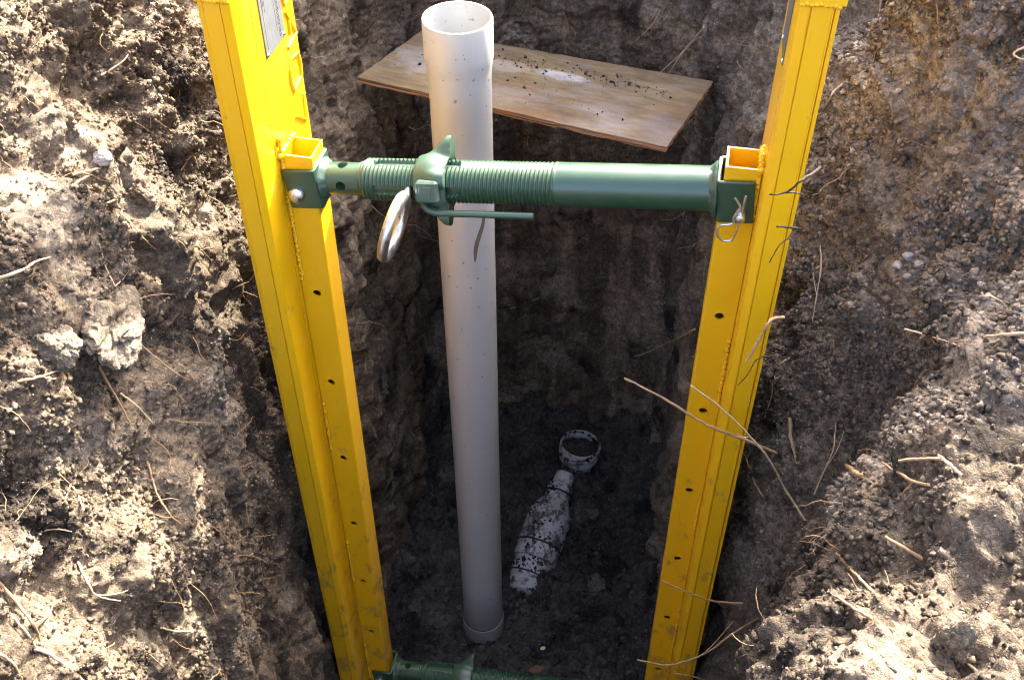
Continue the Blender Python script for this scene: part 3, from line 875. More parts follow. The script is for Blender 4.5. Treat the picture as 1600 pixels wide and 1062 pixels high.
def make_jack(name, label):
    root = empty(name, matrix=JM)
    set_props(root, label, 'screw jack', 'green screw jacks')
    def clevis(xa, s, nm='clevis'):
        """U bracket; s = -1 opens to the left, +1 to the right"""
        lo, hi = sorted((xa, xa - s * .006))
        mb = MB()
        # U profile swept in z with rounded outer corners
        x_in = xa; x_out = xa - s * .006; x_end = xa + s * .046
        yo, yi = .0330, .0272
        c = .006
        pl = [(x_end, -yo), (x_out + s * c, -yo), (x_out + s * c * .3, -yo + c * .3), (x_out, -yo + c), (x_out, yo - c), (x_out + s * c * .3, yo - c * .3), (x_out + s * c, yo), (x_end, yo),
              (x_end, yi), (x_in, yi), (x_in, -yi), (x_end, -yi)]
        mb.prism(pl, -.0345, .0335)
        o = mb.build(nm, M['green'], root, 35)
        bv = o.modifiers.new('bevel', 'BEVEL'); bv.width = .0016; bv.segments = 2; bv.limit_method = 'ANGLE'; bv.angle_limit = math.radians(50)
        # ring of weld between bracket and tube
        r = .0245 if s < 0 else .0318
        V, Fc = lathe_fn(0, 1, 5, 40, lambda X, PH: np.where(X < .01, r + .0075, np.where(X < .3, r + .0066, np.where(X < .6, r + .0035, np.where(X < .9, r + .0012, r)))) + (.0011 * np.sin(PH * 17) + .0009 * np.sin(PH * 29 + 1)) * (X > .1))
        V[:, 0] = x_out - s * V[:, 0] * .0105 + s * .0005
        w = link('weld_bead', np_mesh('weld_bead', V, Fc), M['green_worn'], root, True)
        return o
    clevis(0.0025, -1); clevis(LJ - .0025, 1)
    # inner tube with two holes
    def r_in(X, PH):
        R = np.full_like(X, .0245)
        for xc in (.0408,):
            for pc in (math.radians(4), math.radians(92), math.radians(184), math.radians(272)):
                d = np.hypot(X - xc, adiff(PH, pc) * .0245)
                R = np.where(d < .0074, .0075, R)
        return R
    xs = np.concatenate([np.linspace(.004, .030, 6), np.linspace(.031, .051, 41), np.linspace(.053, .30, 8)])
    V, Fc = lathe_fn(0, 0, 0, 128, r_in, xs)
    me = np_mesh('inner_tube', V, Fc); o = link('inner_tube', me, M['green'], root, True); me.set_sharp_from_angle(angle=math.radians(35))
    # threaded, slotted sleeve
    pitch = .0062
    def r_th(X, PH):
        ph = (X / pitch - PH / (2 * np.pi)) % 1
        w = np.abs(ph * 2 - 1)                              # triangle wave
        w = np.clip(w * 1.7 - .35, 0, 1)
        amp = .0026 * sstep(.372, .356, X) * sstep(.066, .080, X)
        R = .0318 - amp * w
        R = R - .0050 * sstep(.080, .0700, X)
        for pc in (4, 92, 184, 272):
            pc = math.radians(pc)
            dx = np.maximum(0, np.maximum(.100 - X, X - .219))
            d = np.hypot(dx, adiff(PH, pc) * .0315)
            R = np.where(d < .0078, .0249, R)
        return R
    xs = np.arange(.0690, .366, pitch / 9)
    V, Fc = lathe_fn(0, 0, 0, 112, r_th, xs)
    me = np_mesh('threaded_sleeve', V, Fc); link('threaded_sleeve', me, M['green'], root, True); me.set_sharp_from_angle(angle=math.radians(50))
    MB().lathe([(.0250, .0694), (.0268, .0690)], 64, 'x').build('sleeve_rim', M['green'], root, 30)
    # plain outer tube
    def r_out(X, PH): return np.full_like(X, .0319) + .0006 * np.exp(-((X - .366) / .0012) ** 2)
    V, Fc = lathe_fn(0, 0, 0, 72, r_out, np.concatenate([np.linspace(.3655, .370, 6), np.linspace(.38, LJ - .004, 12)]))
    link('outer_tube', np_mesh('outer_tube', V, Fc), M['green'], root, True)
    # cast winged nut
    def r_nut(X, PH):
        k = np.zeros_like(X)
        for pc, a in ((128, 1.), (38, .32), (-58, .95), (218, .5)):
            k = k + a * np.exp(-(adiff(PH, math.radians(pc)) / .30) ** 4)
        t = (X - .161) / .046
        hub = .0370 + .0045 * np.sin(np.pi * np.clip(t * 1.1, 0, 1))
        return hub + k * .0300 * sstep(.15, .95, t) ** 1.3
    xs = np.concatenate([np.linspace(.161, .207, 26)])
    V, Fc = lathe_fn(0, 0, 0, 96, r_nut, xs)
    m = 96
    n0 = len(V)
    ph = np.linspace(0, 2 * np.pi, m, endpoint=False)
    def ring(x, r): return np.stack([np.full(m, x), -r * np.cos(ph), r * np.sin(ph)], 1)
    V = np.concatenate([V, ring(.1585, .0345), ring(.1585, .0322), ring(.2085, .0385), ring(.2060, .0322)])
    j = np.arange(m); j2 = (j + 1) % m
    q = lambda a, b: np.stack([a + j, b + j, b + j2, a + j2], 1)
    Fc = np.concatenate([Fc, q(0, n0), q(n0, n0 + m), q(n0 - m, n0 + 2 * m), q(n0 + 2 * m, n0 + 3 * m)])
    nut = link('wing_nut', np_mesh('wing_nut', V, Fc), M['green_worn'], root, True)
    nut.data.set_sharp_from_angle(angle=math.radians(45))
    # boss on the face of the nut
    e = math.radians(20); c, s = math.cos(e), math.sin(e)
    mb = MB().box(.167, .200, -.0535, -.034, -.020, .012, .003)
    mb.v = [(x, y * c + z * s, -y * s + z * c) for x, y, z in mb.v]
    mb.build('nut_boss', M['green_worn'], nut)
    mb = MB().box(.173, .1915, -.0545, -.0530, -.0135, .0045, .0005)
    mb.v = [(x, y * c + z * s, -y * s + z * c) for x, y, z in mb.v]
    mb.build('nut_boss_face', M['green'], nut)
    # bent handle rod
    def pol(x, r, d): return (x, -r * math.cos(math.radians(d)), r * math.sin(math.radians(d)))
    path = smooth_path([pol(.170, .036, -12), pol(.176, .047, -20), pol(.188, .052, -25), pol(.206, .0525, -27), pol(.240, .0525, -27), pol(.338, .0525, -27)], 8)
    MB().tube(path, .0052, 14).build('handle_rod', M['green'], root, 50)
    # pull pin through the slot and its ring
    MB().tube([(.1495, -.052, .003), (.1495, .02, .003)], .0062, 16).build('locking_pin', M['galv'], root, 50)
    # the ring hangs tilted towards the lower left, almost edge on to someone leaning over the pit
    R3 = JM.to_3x3().transposed()
    side = R3 @ Vector((1, 0, 0)); fall = R3 @ Vector((0, -.70, -.715)); away = R3 @ Vector((-.10, .80, -.59)).normalized()
    v1 = (fall * .944 - side * .33).normalized()
    w_ = away * .95 + side * .17
    v2 = (w_ - v1 * w_.dot(v1)).normalized()
    cR = Vector((.1500, -.0500, .006)) + v1 * .0465
    pts = [cR + (v1 * math.cos(2 * math.pi * k / 56) + v2 * math.sin(2 * math.pi * k / 56)) * .0465 for k in range(57)]
    MB().tube(pts, .0082, 16, False).build('ring', M['galv'], root, 70)
    # bracket pins
    hd = [(.0001, -.0455), (.0050, -.0452), (.0095, -.0435), (.0122, -.0405), (.0132, -.0365), (.0128, -.0330)]
    MB().lathe(hd, 28, 'y', (-.0285, 0, -.008)).build('pin_head', M['galv'], root, 50)
    px, pz = LJ + .0262, -.0140
    MB().lathe([(.0001, -.0535), (.0052, -.0532), (.0064, -.0520), (.0066, -.0330)], 20, 'y', (px, 0, pz)).build('pin_end', M['galv'], root, 50)
    clip = [(.033, -.8476), (.0258, -.8616), (.0295, -.871), (.0335, -.8802), (.0337, -.8890), (.041, -.8925), (.050, -.8948), (.0548, -.902), (.0548, -.9115), (.0474, -.9204), (.0400, -.9212),
            (.0345, -.9185), (.0297, -.9063), (.0246, -.884), (.0215, -.862), (.0188, -.8445)]
    cp = []
    for k, (xr, z) in enumerate(clip):
        # one leg wraps in front of the pin, the straight leg goes through it
        yy = -.0475 - (.0012 if k < 6 else 0)
        cp.append((LJ + .0508 - xr, yy, z + .867))
    MB().tube(smooth_path(cp, 6), .0017, 10).build('hairpin_clip', M['galv'], root, 60)
    return root

jack = make_jack('screw_jack', 'sunlit green screw jack bracing the rails in front of the white pipe')

def copy_tree(o, parent=None):
    c = o.copy(); COL.objects.link(c); c.parent = parent
    if parent is not None: c.matrix_parent_inverse = o.matrix_parent_inverse.copy()
    for ch in [x for x in bpy.data.objects if x.parent == o and x is not c]:
        copy_tree(ch, c)
    return c
low = copy_tree(jack)
low.matrix_world = Matrix.Translation((-.004, 0, -1.4875)) @ JM
low['label'] = 'shaded green screw jack low down near the trench floor'

# ------------------------------------------------------------------ white riser pipe
RO = .0535
px_, py_ = -.080, 1.580
riser = empty('riser_pipe', (px_, py_, -2.655), (math.radians(.15), math.radians(-.25), 0))
set_props(riser, 'tall upright white plastic pipe with belled top standing on the trench floor', 'pipe')
zb = lambda z: z + 2.655
outer = [(RO, .03), (RO, zb(-.905)), (RO + .0006, zb(-.893)), (RO + .0020, zb(-.880)), (RO + .0040, zb(-.870)), (RO + .0044, zb(-.860)), (RO + .0044, zb(-.802)), (RO + .0036, zb(-.8000))]
MB().lathe(outer, 96).build('pipe_body', M['pvc'], riser, 60)
inner = [(RO + .0034, zb(-.8000)), (RO + .0002, zb(-.8000)), (RO - .0002, zb(-.803)), (RO - .0002, zb(-.875)), (RO - .0040, zb(-.90)), (RO - .0040, .03)]
MB().lathe(inner, 96).build('bell_lining', M['pvc_in'], riser, 40)
MB().lathe([(RO + .0002, .0655), (RO + .0036, .0645), (RO + .0044, .060), (RO + .0044, .010), (RO + .0036, .0)], 72).build('base_coupling', M['pvc'], riser, 40)
MB().lathe([(RO + .0001, .0705), (RO + .0018, .0700), (RO + .0024, .0675), (RO + .0018, .0652)], 72).build('gasket', M['blue'], riser, 50)
# mud smear below the jack
mb = MB()
sp = []
for k in range(14):
    t = k / 13
    a0 = math.radians(-48 - 26 * t + 3 * math.sin(t * 7)); zz = zb(-1.155 - .115 * t)
    wd = .0042 * (math.sin(math.pi * min(1, t * 1.02)) ** .6) + .0008
    sp.append((a0, zz, wd))
V = []
for a0, zz, wd in sp:
    for s_i in (-1, 0, 1):
        aa = a0 + s_i * wd / RO
        rr = RO + (.0011 if s_i == 0 else .00015)
        V.append((rr * math.cos(aa), rr * math.sin(aa), zz + random.gauss(0, .0006)))
Fs = []
for k in range(13):
    for j in (0, 1): Fs.append((3 * k + j, 3 * k + j + 1, 3 * k + j + 4, 3 * k + j + 3))
M['mud'] = plain_mat('dry_mud', (.17, .135, .085), .9, .5, 200)
mb.add(V, Fs).build('mud_smear', M['mud'], riser, 60)

# ------------------------------------------------------------------ plywood board wedged across the far end
ZT = -1.150
bc = [Vector((-.330, 1.995)), Vector((.301, 1.731)), Vector((.426, 1.978)), Vector((-.205, 2.200))]
mid = sum(bc, Vector((0, 0))) / 4
rot = math.atan2(bc[1].y - bc[0].y, bc[1].x - bc[0].x)
board = empty('plywood_board', (mid.x, mid.y, ZT), (0, 0, rot))
set_props(board, 'weathered plywood board with pale plaster patches wedged behind the pipe', 'board')
Rm = Matrix.Rotation(-rot, 2)
lc = [Rm @ (c - mid) for c in bc]
def ragged(poly, z, amp, n=28):
    out = []
    for i in range(len(poly)):
        a_, b_ = poly[i], poly[(i + 1) % len(poly)]
        nn = Vector((b_.y - a_.y, a_.x - b_.x)).normalized()
        for k in range(n):
            t = k / n
            e = math.sin(math.pi * t)
            q = a_.lerp(b_, t) + nn * (random.gauss(0, amp) * min(1, e * 6))
            out.append((q.x, q.y, z))
    return out
top = ragged(lc, 0, .0007)
n = len(top)
MB().add([(x, y, .0) for x, y, z in top] + [(x, y, -.0022) for x, y, z in top],
         [tuple(range(n))] + [(i, n + i, n + (i + 1) % n, (i + 1) % n) for i in range(n)]).build('face_veneer', M['wood'], board)
layers = [(-.0023, .9965, -.0062, 'ply_core'), (-.0063, .9985, -.0095, 'ply_core'), (-.0096, .9975, -.0125, 'bottom_veneer')]
for z0_, k_, z1_, nm in layers:
    low_ = ragged(lc, 0, .0010)
    MB().add([(x * k_, y * k_, z0_) for x, y, z in low_] + [(x * k_, y * k_, z1_) for x, y, z in low_],
             [tuple(range(n)), tuple(range(n, 2 * n))[::-1]] + [(i, n + i, n + (i + 1) % n, (i + 1) % n) for i in range(n)]).build(nm, M['ply_edge'], board)
# soil crumbs lying on it
cl = []
for cx, cy, sx, sy, k in ((.18, .065, .075, .012, 110), (.02, .085, .10, .012, 50), (-.22, .01, .05, .04, 40), (.10, -.02, .17, .06, 60), (-.04, .07, .04, .02, 30)):
    cl.append(np.stack([rng.normal(cx, sx, k), rng.normal(cy, sy, k), np.zeros(k)], 1))
cl = np.concatenate(cl)
yl = np.array([c.y for c in lc]); 
ok = (cl[:, 0] > -.29) & (cl[:, 0] < .29) & (cl[:, 1] > -.10) & (cl[:, 1] < .10)
cl = cl[ok]
Rw = np.array(Matrix.Rotation(rot, 3, 'Z'))
cw = cl @ Rw.T + np.array((mid.x, mid.y, ZT))
ss = .0010 * (4.2 ** (rng.random(len(cw)) ** 2.5)); cw[:, 2] += ss * .55
crumbs('soil_crumbs', cw, ss, M['loam'], 'dark soil crumbs strewn over the plywood board')

# ------------------------------------------------------------------ old drain pipe in the floor
P0 = Vector((.030, 1.720, -2.708)); P1 = Vector((.165, 2.075, -2.600))
ax = (P1 - P0).normalized(); yy = Vector((0, 0, 1)).cross(ax).normalized(); zz = ax.cross(yy)
DM = Matrix((ax, yy, zz)).transposed().to_4x4(); DM.translation = P0
drain = empty('drain_pipe', matrix=DM)
set_props(drain, 'mud spattered old white drain pipe half buried in the trench floor', 'drain pipe')
MB().lathe([(.0022, -.01), (.020, -.008), (.046, .004), (.0580, .030), (.0589, .110), (.0600, .112)], 48, 'x').build('pipe_barrel', M['muddy'], drain, 40)
MB().lathe([(0.0589, .104), (0.0665, .105), (0.0677, .112), (0.0677, .150)], 48, 'x').build('rubber_collar', M['muddy'], drain, 40)
MB().lathe([(0.0680, .1495), (0.0695, .151), (0.0695, .1545), (0.0680, .156)], 48, 'x').build('clamp_band', M['rubber'], drain, 50)
MB().lathe([(0.0600, .0535), (0.0616, .0545), (0.0616, .0575), (0.0600, .0585)], 48, 'x').build('clamp_band', M['rubber'], drain, 50)
MB().lathe([(0.0677, .156), (0.0688, .162), (0.0682, .235), (0.0660, .262), (0.0572, .285), (0.0473, .300), (0.0418, .312), (0.0022, .313)], 48, 'x').build('coupling_body', M['muddy'], drain, 40)
MB().lathe([(.037, .30), (.0396, .312), (.0407, .345), (.0385, .360), (.0310, .366), (.0300, .402), (.002, .403)], 40, 'x').build('spigot', M['muddy'], drain, 40)
MB().lathe([(0.0409, .330), (0.0427, .331), (0.0427, .336), (0.0409, .337)], 40, 'x').build('clamp_band', M['rubber'], drain, 50)
hub = empty('drain_hub', (.206, 2.160, -2.695), (math.radians(-6), math.radians(5), 0))
set_props(hub, 'round white pipe hub full of soil at the far end of the old drain', 'pipe hub')
MB().lathe([(.050, -.02), (.050, .068), (.0515, .072), (.0590, .078), (.0640, .086), (.0655, .094), (.0655, .136), (.0640, .139), (.0600, .1395), (.0585, .137), (.0585, .112)], 56).build('hub_ring', M['muddy'], hub, 40)
# black soil clinging to the old drain and its hub
kx = rng.uniform(.0, .36, 420); ka = rng.normal(0, .75, 420)
kr = np.interp(kx, [0, .03, .10, .12, .24, .27, .30, .36], [.046, .058, .059, .067, .068, .064, .046, .040])
kp = np.array([(DM @ Vector((x_, r_ * math.sin(a_), r_ * math.cos(a_))))[:] for x_, a_, r_ in zip(kx, ka, kr)])
kk = perlin((kp * 1).astype(F), 16, 301) > -.05
ha = rng.uniform(0, 6.283, 90); hp = np.stack([.206 + .062 * np.cos(ha), 2.160 + .062 * np.sin(ha), np.full(90, -2.695 + .14)], 1)
kp = np.concatenate([kp[kk], hp]); ks = .0022 * (3.4 ** (rng.random(len(kp)) ** 1.6))
crumbs('soil_crumbs', kp, ks, M['loam_crumb'], 'black soil crumbs caked on the old drain pipe')
gr = np.linspace(0, 1, 12); ga = np.linspace(0, 2 * np.pi, 40, endpoint=False)
V = np.array([(r * .0586 * math.cos(t), r * .0586 * math.sin(t), 0) for r in gr for t in ga])
V[:, 2] = .121 + .022 * fbm(V.astype(F) + F(3), 26, 3, 201) - .006 * np.repeat(gr, 40)
i = np.arange(11)[:, None]; j = np.arange(40)[None]
Fc = np.stack([i * 40 + j, i * 40 + (j + 1) % 40, (i + 1) * 40 + (j + 1) % 40, (i + 1) * 40 + j], -1).reshape(-1, 4)
link('soil_fill', np_mesh('soil_fill', V, Fc), M['loam'], hub, True)

# ------------------------------------------------------------------ stones and clods
def clod(name, loc, r, mat, label, cat, squash=(1, 1, 1), seed=0, amp=.35, parent=None, rot=0):
    import bmesh
    bm = bmesh.new(); bmesh.ops.create_icosphere(bm, subdivisions=5 if r > .02 else 4, radius=1)
    V = np.array([v.co[:] for v in bm.verts])
    S = V * np.array(squash)
    Vs = (V + seed * 3.7).astype(F)
    k = 1 + amp * .55 * fbm(Vs, .8, 2, seed) + amp * .95 * blocks(Vs + .15 * np.stack([perlin(Vs, 2, 1), perlin(Vs, 2, 2), perlin(Vs, 2, 3)], 1), 1.15, seed, 9.) \
        + amp * .35 * blocks(Vs, 3.1, seed + 3, 12.) + .07 * (granules(Vs, 5.5, seed) - .4) + .05 * fbm(Vs, 9, 2, seed)
    S = S * k[:, None] * r
    for v, q in zip(bm.verts, S): v.co = q
    me = bpy.data.meshes.new(name); bm.to_mesh(me); bm.free()
    o = link(name, me, mat, parent, False); o.location = loc; o.rotation_euler = (0, 0, rot)
    return set_props(o, label, cat)

#BAKED_BEGIN
# roots: colour, thickness, tip, label, course, side roots
BAKED_ROOTS = [
    ('p', 0.003, 0.0016, 'thick pale root running along the bottom left corner of the wall', [(-0.5992, 0.6312, -1.0972), (-0.5806, 0.6599, -1.159), (-0.5614, 0.6616, -1.1897), (-0.5482, 0.6652, -1.2546)], [[(-0.5806, 0.6599, -1.159), (-0.5779, 0.6572, -1.1146), (-0.5929, 0.6685, -1.0977)]]),
    ('t', 0.0022, 0.0012, 'tan root slanting down just above the thick pale corner root', [(-0.603, 0.6882, -1.0536), (-0.5911, 0.6831, -1.0934), (-0.572, 0.6663, -1.1154), (-0.583, 0.6746, -1.1665)], [[(-0.572, 0.6663, -1.1154), (-0.593, 0.7201, -1.1855), (-0.5957, 0.7451, -1.1926)]]),
    ('t', 0.0018, 0.0008, 'short tan root below the thick pale root, cut by the bottom edge', [(-0.5948, 0.6225, -1.102), (-0.5817, 0.6181, -1.1205), (-0.5843, 0.6189, -1.1672)], []),
    ('t', 0.0021, 0.0009, 'straight brown root slanting below the big grey clay lump', [(-0.5559, 0.9895, -0.9852), (-0.5593, 1.0011, -1.0363), (-0.5578, 1.009, -1.0926), (-0.5496, 1.0036, -1.1343)], []),
    ('t', 0.0013, 0.0007, 'thin curved tan root right of the big grey clay lump', [(-0.5382, 1.0744, -1.0337), (-0.5241, 1.0885, -1.0824), (-0.4995, 1.088, -1.1195), (-0.4905, 1.11, -1.1575)], []),
    ('t', 0.0017, 0.0007, 'bowed tan root hanging down the middle of the left wall', [(-0.5398, 0.9937, -1.2146), (-0.5262, 0.9607, -1.2395), (-0.511, 0.9448, -1.2683), (-0.4968, 0.9402, -1.2906)], []),
    ('p', 0.0012, 0.0007, 'small level pale root above the lowest sunlit lump on the left', [(-0.6049, 0.7967, -1.11), (-0.5887, 0.8059, -1.1173), (-0.5729, 0.8094, -1.1277)], []),
    ('t', 0.0017, 0.0008, 'knotted tan root just under the big grey clay lump', [(-0.5897, 0.8666, -0.9059), (-0.5673, 0.8812, -0.9122), (-0.5733, 0.9417, -0.9584)], [[(-0.5673, 0.8812, -0.9122), (-0.5645, 0.8966, -0.9327), (-0.5732, 0.9309, -0.9636)]]),
    ('p', 0.0014, 0.0008, 'pale root stub beside the straight brown root on the left wall', [(-0.5659, 1.0375, -1.1086), (-0.5471, 1.0347, -1.1328), (-0.535, 1.0377, -1.1728)], []),
    ('t', 0.002, 0.001, 'reddish root poking out under the white stone', [(-0.6106, 1.2055, -0.847), (-0.5935, 1.2158, -0.8478), (-0.5788, 1.2313, -0.8532)], []),
    ('t', 0.0017, 0.001, 'short reddish root stub below the white stone', [(-0.5805, 1.1361, -0.8156), (-0.5898, 1.1842, -0.8394), (-0.5917, 1.2152, -0.8549)], []),
    ('p', 0.0016, 0.001, 'short pale root stub on the shaded upper left wall', [(-0.5547, 1.4128, -0.8881), (-0.5541, 1.4342, -0.9109), (-0.5459, 1.4401, -0.9266)], []),
    ('t', 0.0012, 0.0006, 'curling tan root right of the white stone', [(-0.5556, 1.1617, -0.8628), (-0.5712, 1.2348, -0.9067), (-0.5791, 1.2788, -0.9169), (-0.5893, 1.3023, -0.9174)], []),
    ('p', 0.0018, 0.0008, 'pale root near the left edge, level with the big clay lump top', [(-0.6043, 0.9352, -0.8039), (-0.5803, 0.945, -0.8005), (-0.5854, 0.9982, -0.829), (-0.5854, 1.0291, -0.8484)], []),
    ('p', 0.0014, 0.0007, 'forked pale root hanging in the dark hollow of the left wall', [(-0.5856, 0.8686, -1.1043), (-0.5758, 0.8597, -1.1147), (-0.5602, 0.8331, -1.1142)], [[(-0.5856, 0.8686, -1.1043), (-0.5851, 0.8523, -1.1051), (-0.5741, 0.8199, -1.0817)]]),
    ('p', 0.0014, 0.0007, 'pale root arching over the lowest sunlit lump of the left wall', [(-0.5768, 0.7985, -1.1815), (-0.5577, 0.771, -1.1847), (-0.549, 0.7647, -1.2084), (-0.5317, 0.7794, -1.2442)], [[(-0.549, 0.7647, -1.2084), (-0.537, 0.7766, -1.2241), (-0.5238, 0.7928, -1.2401)]]),
    ('p', 0.0013, 0.0007, 'level pale root on the smooth clay near the foot of the left wall', [(-0.5251, 0.8315, -1.4011), (-0.515, 0.8489, -1.4414), (-0.5028, 0.8692, -1.4741)], []),
    ('p', 0.0011, 0.0005, 'thin pale root below the sunlit edge of the left wall', [(-0.5578, 1.1089, -0.903), (-0.5585, 1.1072, -0.9332), (-0.5436, 1.0856, -0.9459)], [[(-0.5436, 1.0856, -0.9459), (-0.5439, 1.1144, -0.958), (-0.536, 1.1221, -0.9505)]]),
    ('t', 0.0011, 0.0006, 'hooked thin root beside the rail on the shaded upper left wall', [(-0.54, 1.4246, -0.9909), (-0.5232, 1.4468, -0.9773), (-0.5194, 1.4465, -1.0048)], []),
    ('t', 0.001, 0.0005, 'thin root draped over the sunlit ledge of the left wall', [(-0.5724, 1.2438, -0.9495), (-0.5538, 1.2256, -0.9544), (-0.5435, 1.2204, -0.9718), (-0.5363, 1.2323, -1.001)], []),
    ('p', 0.0012, 0.0006, 'pale root across the upper left wall beside the rail head', [(-0.6097, 1.3928, -0.7998), (-0.5939, 1.4084, -0.7959), (-0.5781, 1.4209, -0.7881), (-0.5749, 1.4415, -0.7846)], []),
    ('p', 0.0013, 0.0007, 'pale root lying on the dark wall behind the galvanised ring', [(-0.328, 1.873, -1.3702), (-0.3071, 1.9296, -1.4547), (-0.2839, 1.9753, -1.5192)], []),
    ('p', 0.0013, 0.0007, 'pale root on the dark wall between the ring and the pipe', [(-0.2627, 2.1059, -1.6481), (-0.2405, 2.2189, -1.7582), (-0.209, 2.3185, -1.8532)], []),
    ('t', 0.0014, 0.0007, 'reddish root on the dark wall under the left end of the board', [(-0.3071, 1.995, -1.2299), (-0.2832, 2.071, -1.2668), (-0.2542, 2.1118, -1.2833)], []),
    ('p', 0.0016, 0.0009, 'bright pale root arching down across the right rail to the bank', [(0.4692, 1.0087, -1.3743), (0.4305, 1.03, -1.3192), (0.3945, 1.02, -1.2437), (0.3496, 1.01, -1.1726), (0.2989, 1.0, -1.1029), (0.2452, 0.99, -1.0425)], [[(0.3496, 1.01, -1.1726), (0.3404, 1.01, -1.174), (0.3295, 1.01, -1.164)]]),
    ('t', 0.0021, 0.0013, 'long tan root crossing the right rail and pointing over the pit', [(0.416, 1.0619, -1.2727), (0.3805, 1.05, -1.2401), (0.349, 1.04, -1.2119), (0.3043, 1.03, -1.1784), (0.2816, 1.03, -1.1641), (0.2544, 1.03, -1.1416), (0.2118, 1.03, -1.1073), (0.1593, 1.03, -1.0702)], []),
    ('d', 0.0018, 0.0008, 'dark forked root across the right rail beside the clip', [(0.3753, 1.0641, -0.7364), (0.3513, 1.03, -0.7246), (0.3383, 1.02, -0.7267), (0.3259, 1.02, -0.7415), (0.3066, 1.02, -0.7443)], [[(0.3259, 1.02, -0.7415), (0.3399, 1.03, -0.7488), (0.3548, 1.04, -0.7599)]]),
    ('d', 0.0014, 0.0011, 'short dark root stub level with the bottom of the hairpin clip', [(0.3668, 1.06, -0.8265), (0.3418, 1.03, -0.8011), (0.3242, 1.02, -0.7923)], []),
    ('d', 0.0009, 0.0005, 'thin dark zigzag root on the right rail below the clip', [(0.3567, 1.05, -0.8136), (0.3449, 1.03, -0.8182), (0.3324, 1.02, -0.8214), (0.3245, 1.02, -0.8492)], [[(0.3449, 1.03, -0.8182), (0.3484, 1.03, -0.8243), (0.3507, 1.03, -0.8325)]]),
    ('t', 0.0018, 0.0015, 'brown root twig lying against the right rail at mid height', [(0.3733, 1.06, -0.9808), (0.3464, 1.03, -0.9577), (0.3326, 1.02, -0.9886), (0.3191, 1.01, -1.0179)], []),
    ('d', 0.0009, 0.0005, 'hair-thin dark root below the brown twig on the right rail', [(0.3931, 1.06, -1.0605), (0.3598, 1.03, -1.0255), (0.3371, 1.02, -1.0217), (0.3254, 1.01, -1.0417), (0.3147, 1.01, -1.0648)], []),
    ('p', 0.0034, 0.0024, 'thick pale root stub hanging on the dark bank beside the right rail', [(0.4602, 1.1617, -1.3002), (0.463, 1.1428, -1.3235), (0.4663, 1.117, -1.3338), (0.4666, 1.0953, -1.3355)], []),
    ('p', 0.0012, 0.0006, 'pale forked root standing in the hollow of the right bank', [(0.4903, 1.0515, -1.3634), (0.499, 1.0606, -1.306), (0.5027, 1.0639, -1.2627), (0.5082, 1.0949, -1.2374)], [[(0.499, 1.0606, -1.306), (0.5069, 1.0586, -1.2594), (0.5164, 1.0763, -1.2343)]]),
    ('t', 0.003, 0.0026, 'stubby grey root end in the hollow of the right bank', [(0.4293, 0.8143, -1.02), (0.4264, 0.8283, -1.0275), (0.5204, 1.041, -1.2755)], []),
    ('t', 0.0019, 0.0011, 'pale branching root sticking out of the right bank above the shelf', [(0.4299, 0.6744, -0.8584), (0.4203, 0.6868, -0.8689), (0.4166, 0.7056, -0.8818), (0.4442, 0.8046, -0.981)], [[(0.4203, 0.6868, -0.8689), (0.4169, 0.6877, -0.8807), (0.4124, 0.6897, -0.8976)]]),
    ('t', 0.0017, 0.0012, 'level tan root poking from the right bank above the shelf', [(0.4388, 0.686, -0.8313), (0.4236, 0.6957, -0.8421), (0.4088, 0.7085, -0.8617)], []),
    ('p', 0.0017, 0.001, 'slanting tan root at the edge of the sunlit shelf', [(0.4477, 0.6589, -0.8234), (0.4391, 0.6693, -0.8201), (0.4325, 0.685, -0.824)], []),
    ('t', 0.0019, 0.0014, 'orange tan root on the sunlit shelf, uppermost of three slanting there', [(0.4159, 0.6081, -0.8952), (0.4009, 0.6214, -0.8955), (0.3857, 0.6394, -0.8998)], []),
    ('t', 0.0017, 0.0009, 'long orange tan root below the shelf edge, middle of three slanting there', [(0.3338, 0.5232, -0.831), (0.3589, 0.6059, -0.9275), (0.3676, 0.6601, -0.9791), (0.3737, 0.6991, -1.0163)], []),
    ('t', 0.0016, 0.0011, 'tan root at the front of the shelf, lowest of three slanting there', [(0.3211, 0.5017, -0.8292), (0.3031, 0.5035, -0.8163), (0.3128, 0.5575, -0.8821)], []),
    ('p', 0.0012, 0.0006, 'pale hanging root on the bank right of the rail at clip height', [(0.5013, 1.3331, -1.0748), (0.4959, 1.2905, -1.0878), (0.4885, 1.2613, -1.1167), (0.4831, 1.2333, -1.1495)], [[(0.4885, 1.2613, -1.1167), (0.4852, 1.2777, -1.1038), (0.4874, 1.3107, -1.0912)]]),
    ('p', 0.0013, 0.0006, 'thin pale root across the middle of the right bank', [(0.5264, 1.0216, -0.9663), (0.5456, 0.9776, -0.9395), (0.5309, 0.8895, -0.8695)], []),
    ('p', 0.002, 0.0014, 'pale root lying level at the right edge above the shelf', [(0.577, 0.8458, -0.8059), (0.5627, 0.861, -0.8224), (0.5539, 0.888, -0.8523)], [[(0.5627, 0.861, -0.8224), (0.5622, 0.8721, -0.8432), (0.5528, 0.8727, -0.8479)]]),
    ('p', 0.0015, 0.0009, 'short pale root at the right edge below the pebbly bank', [(0.6133, 1.0287, -0.9074), (0.5826, 0.9531, -0.847), (0.5931, 0.9452, -0.8493)], []),
    ('p', 0.001, 0.0006, 'hair-thin pale root slanting up the pebbly right bank', [(0.5519, 1.1316, -1.0218), (0.5754, 1.1171, -0.9722), (0.5739, 1.0871, -0.9209), (0.5869, 1.1005, -0.9072)], []),
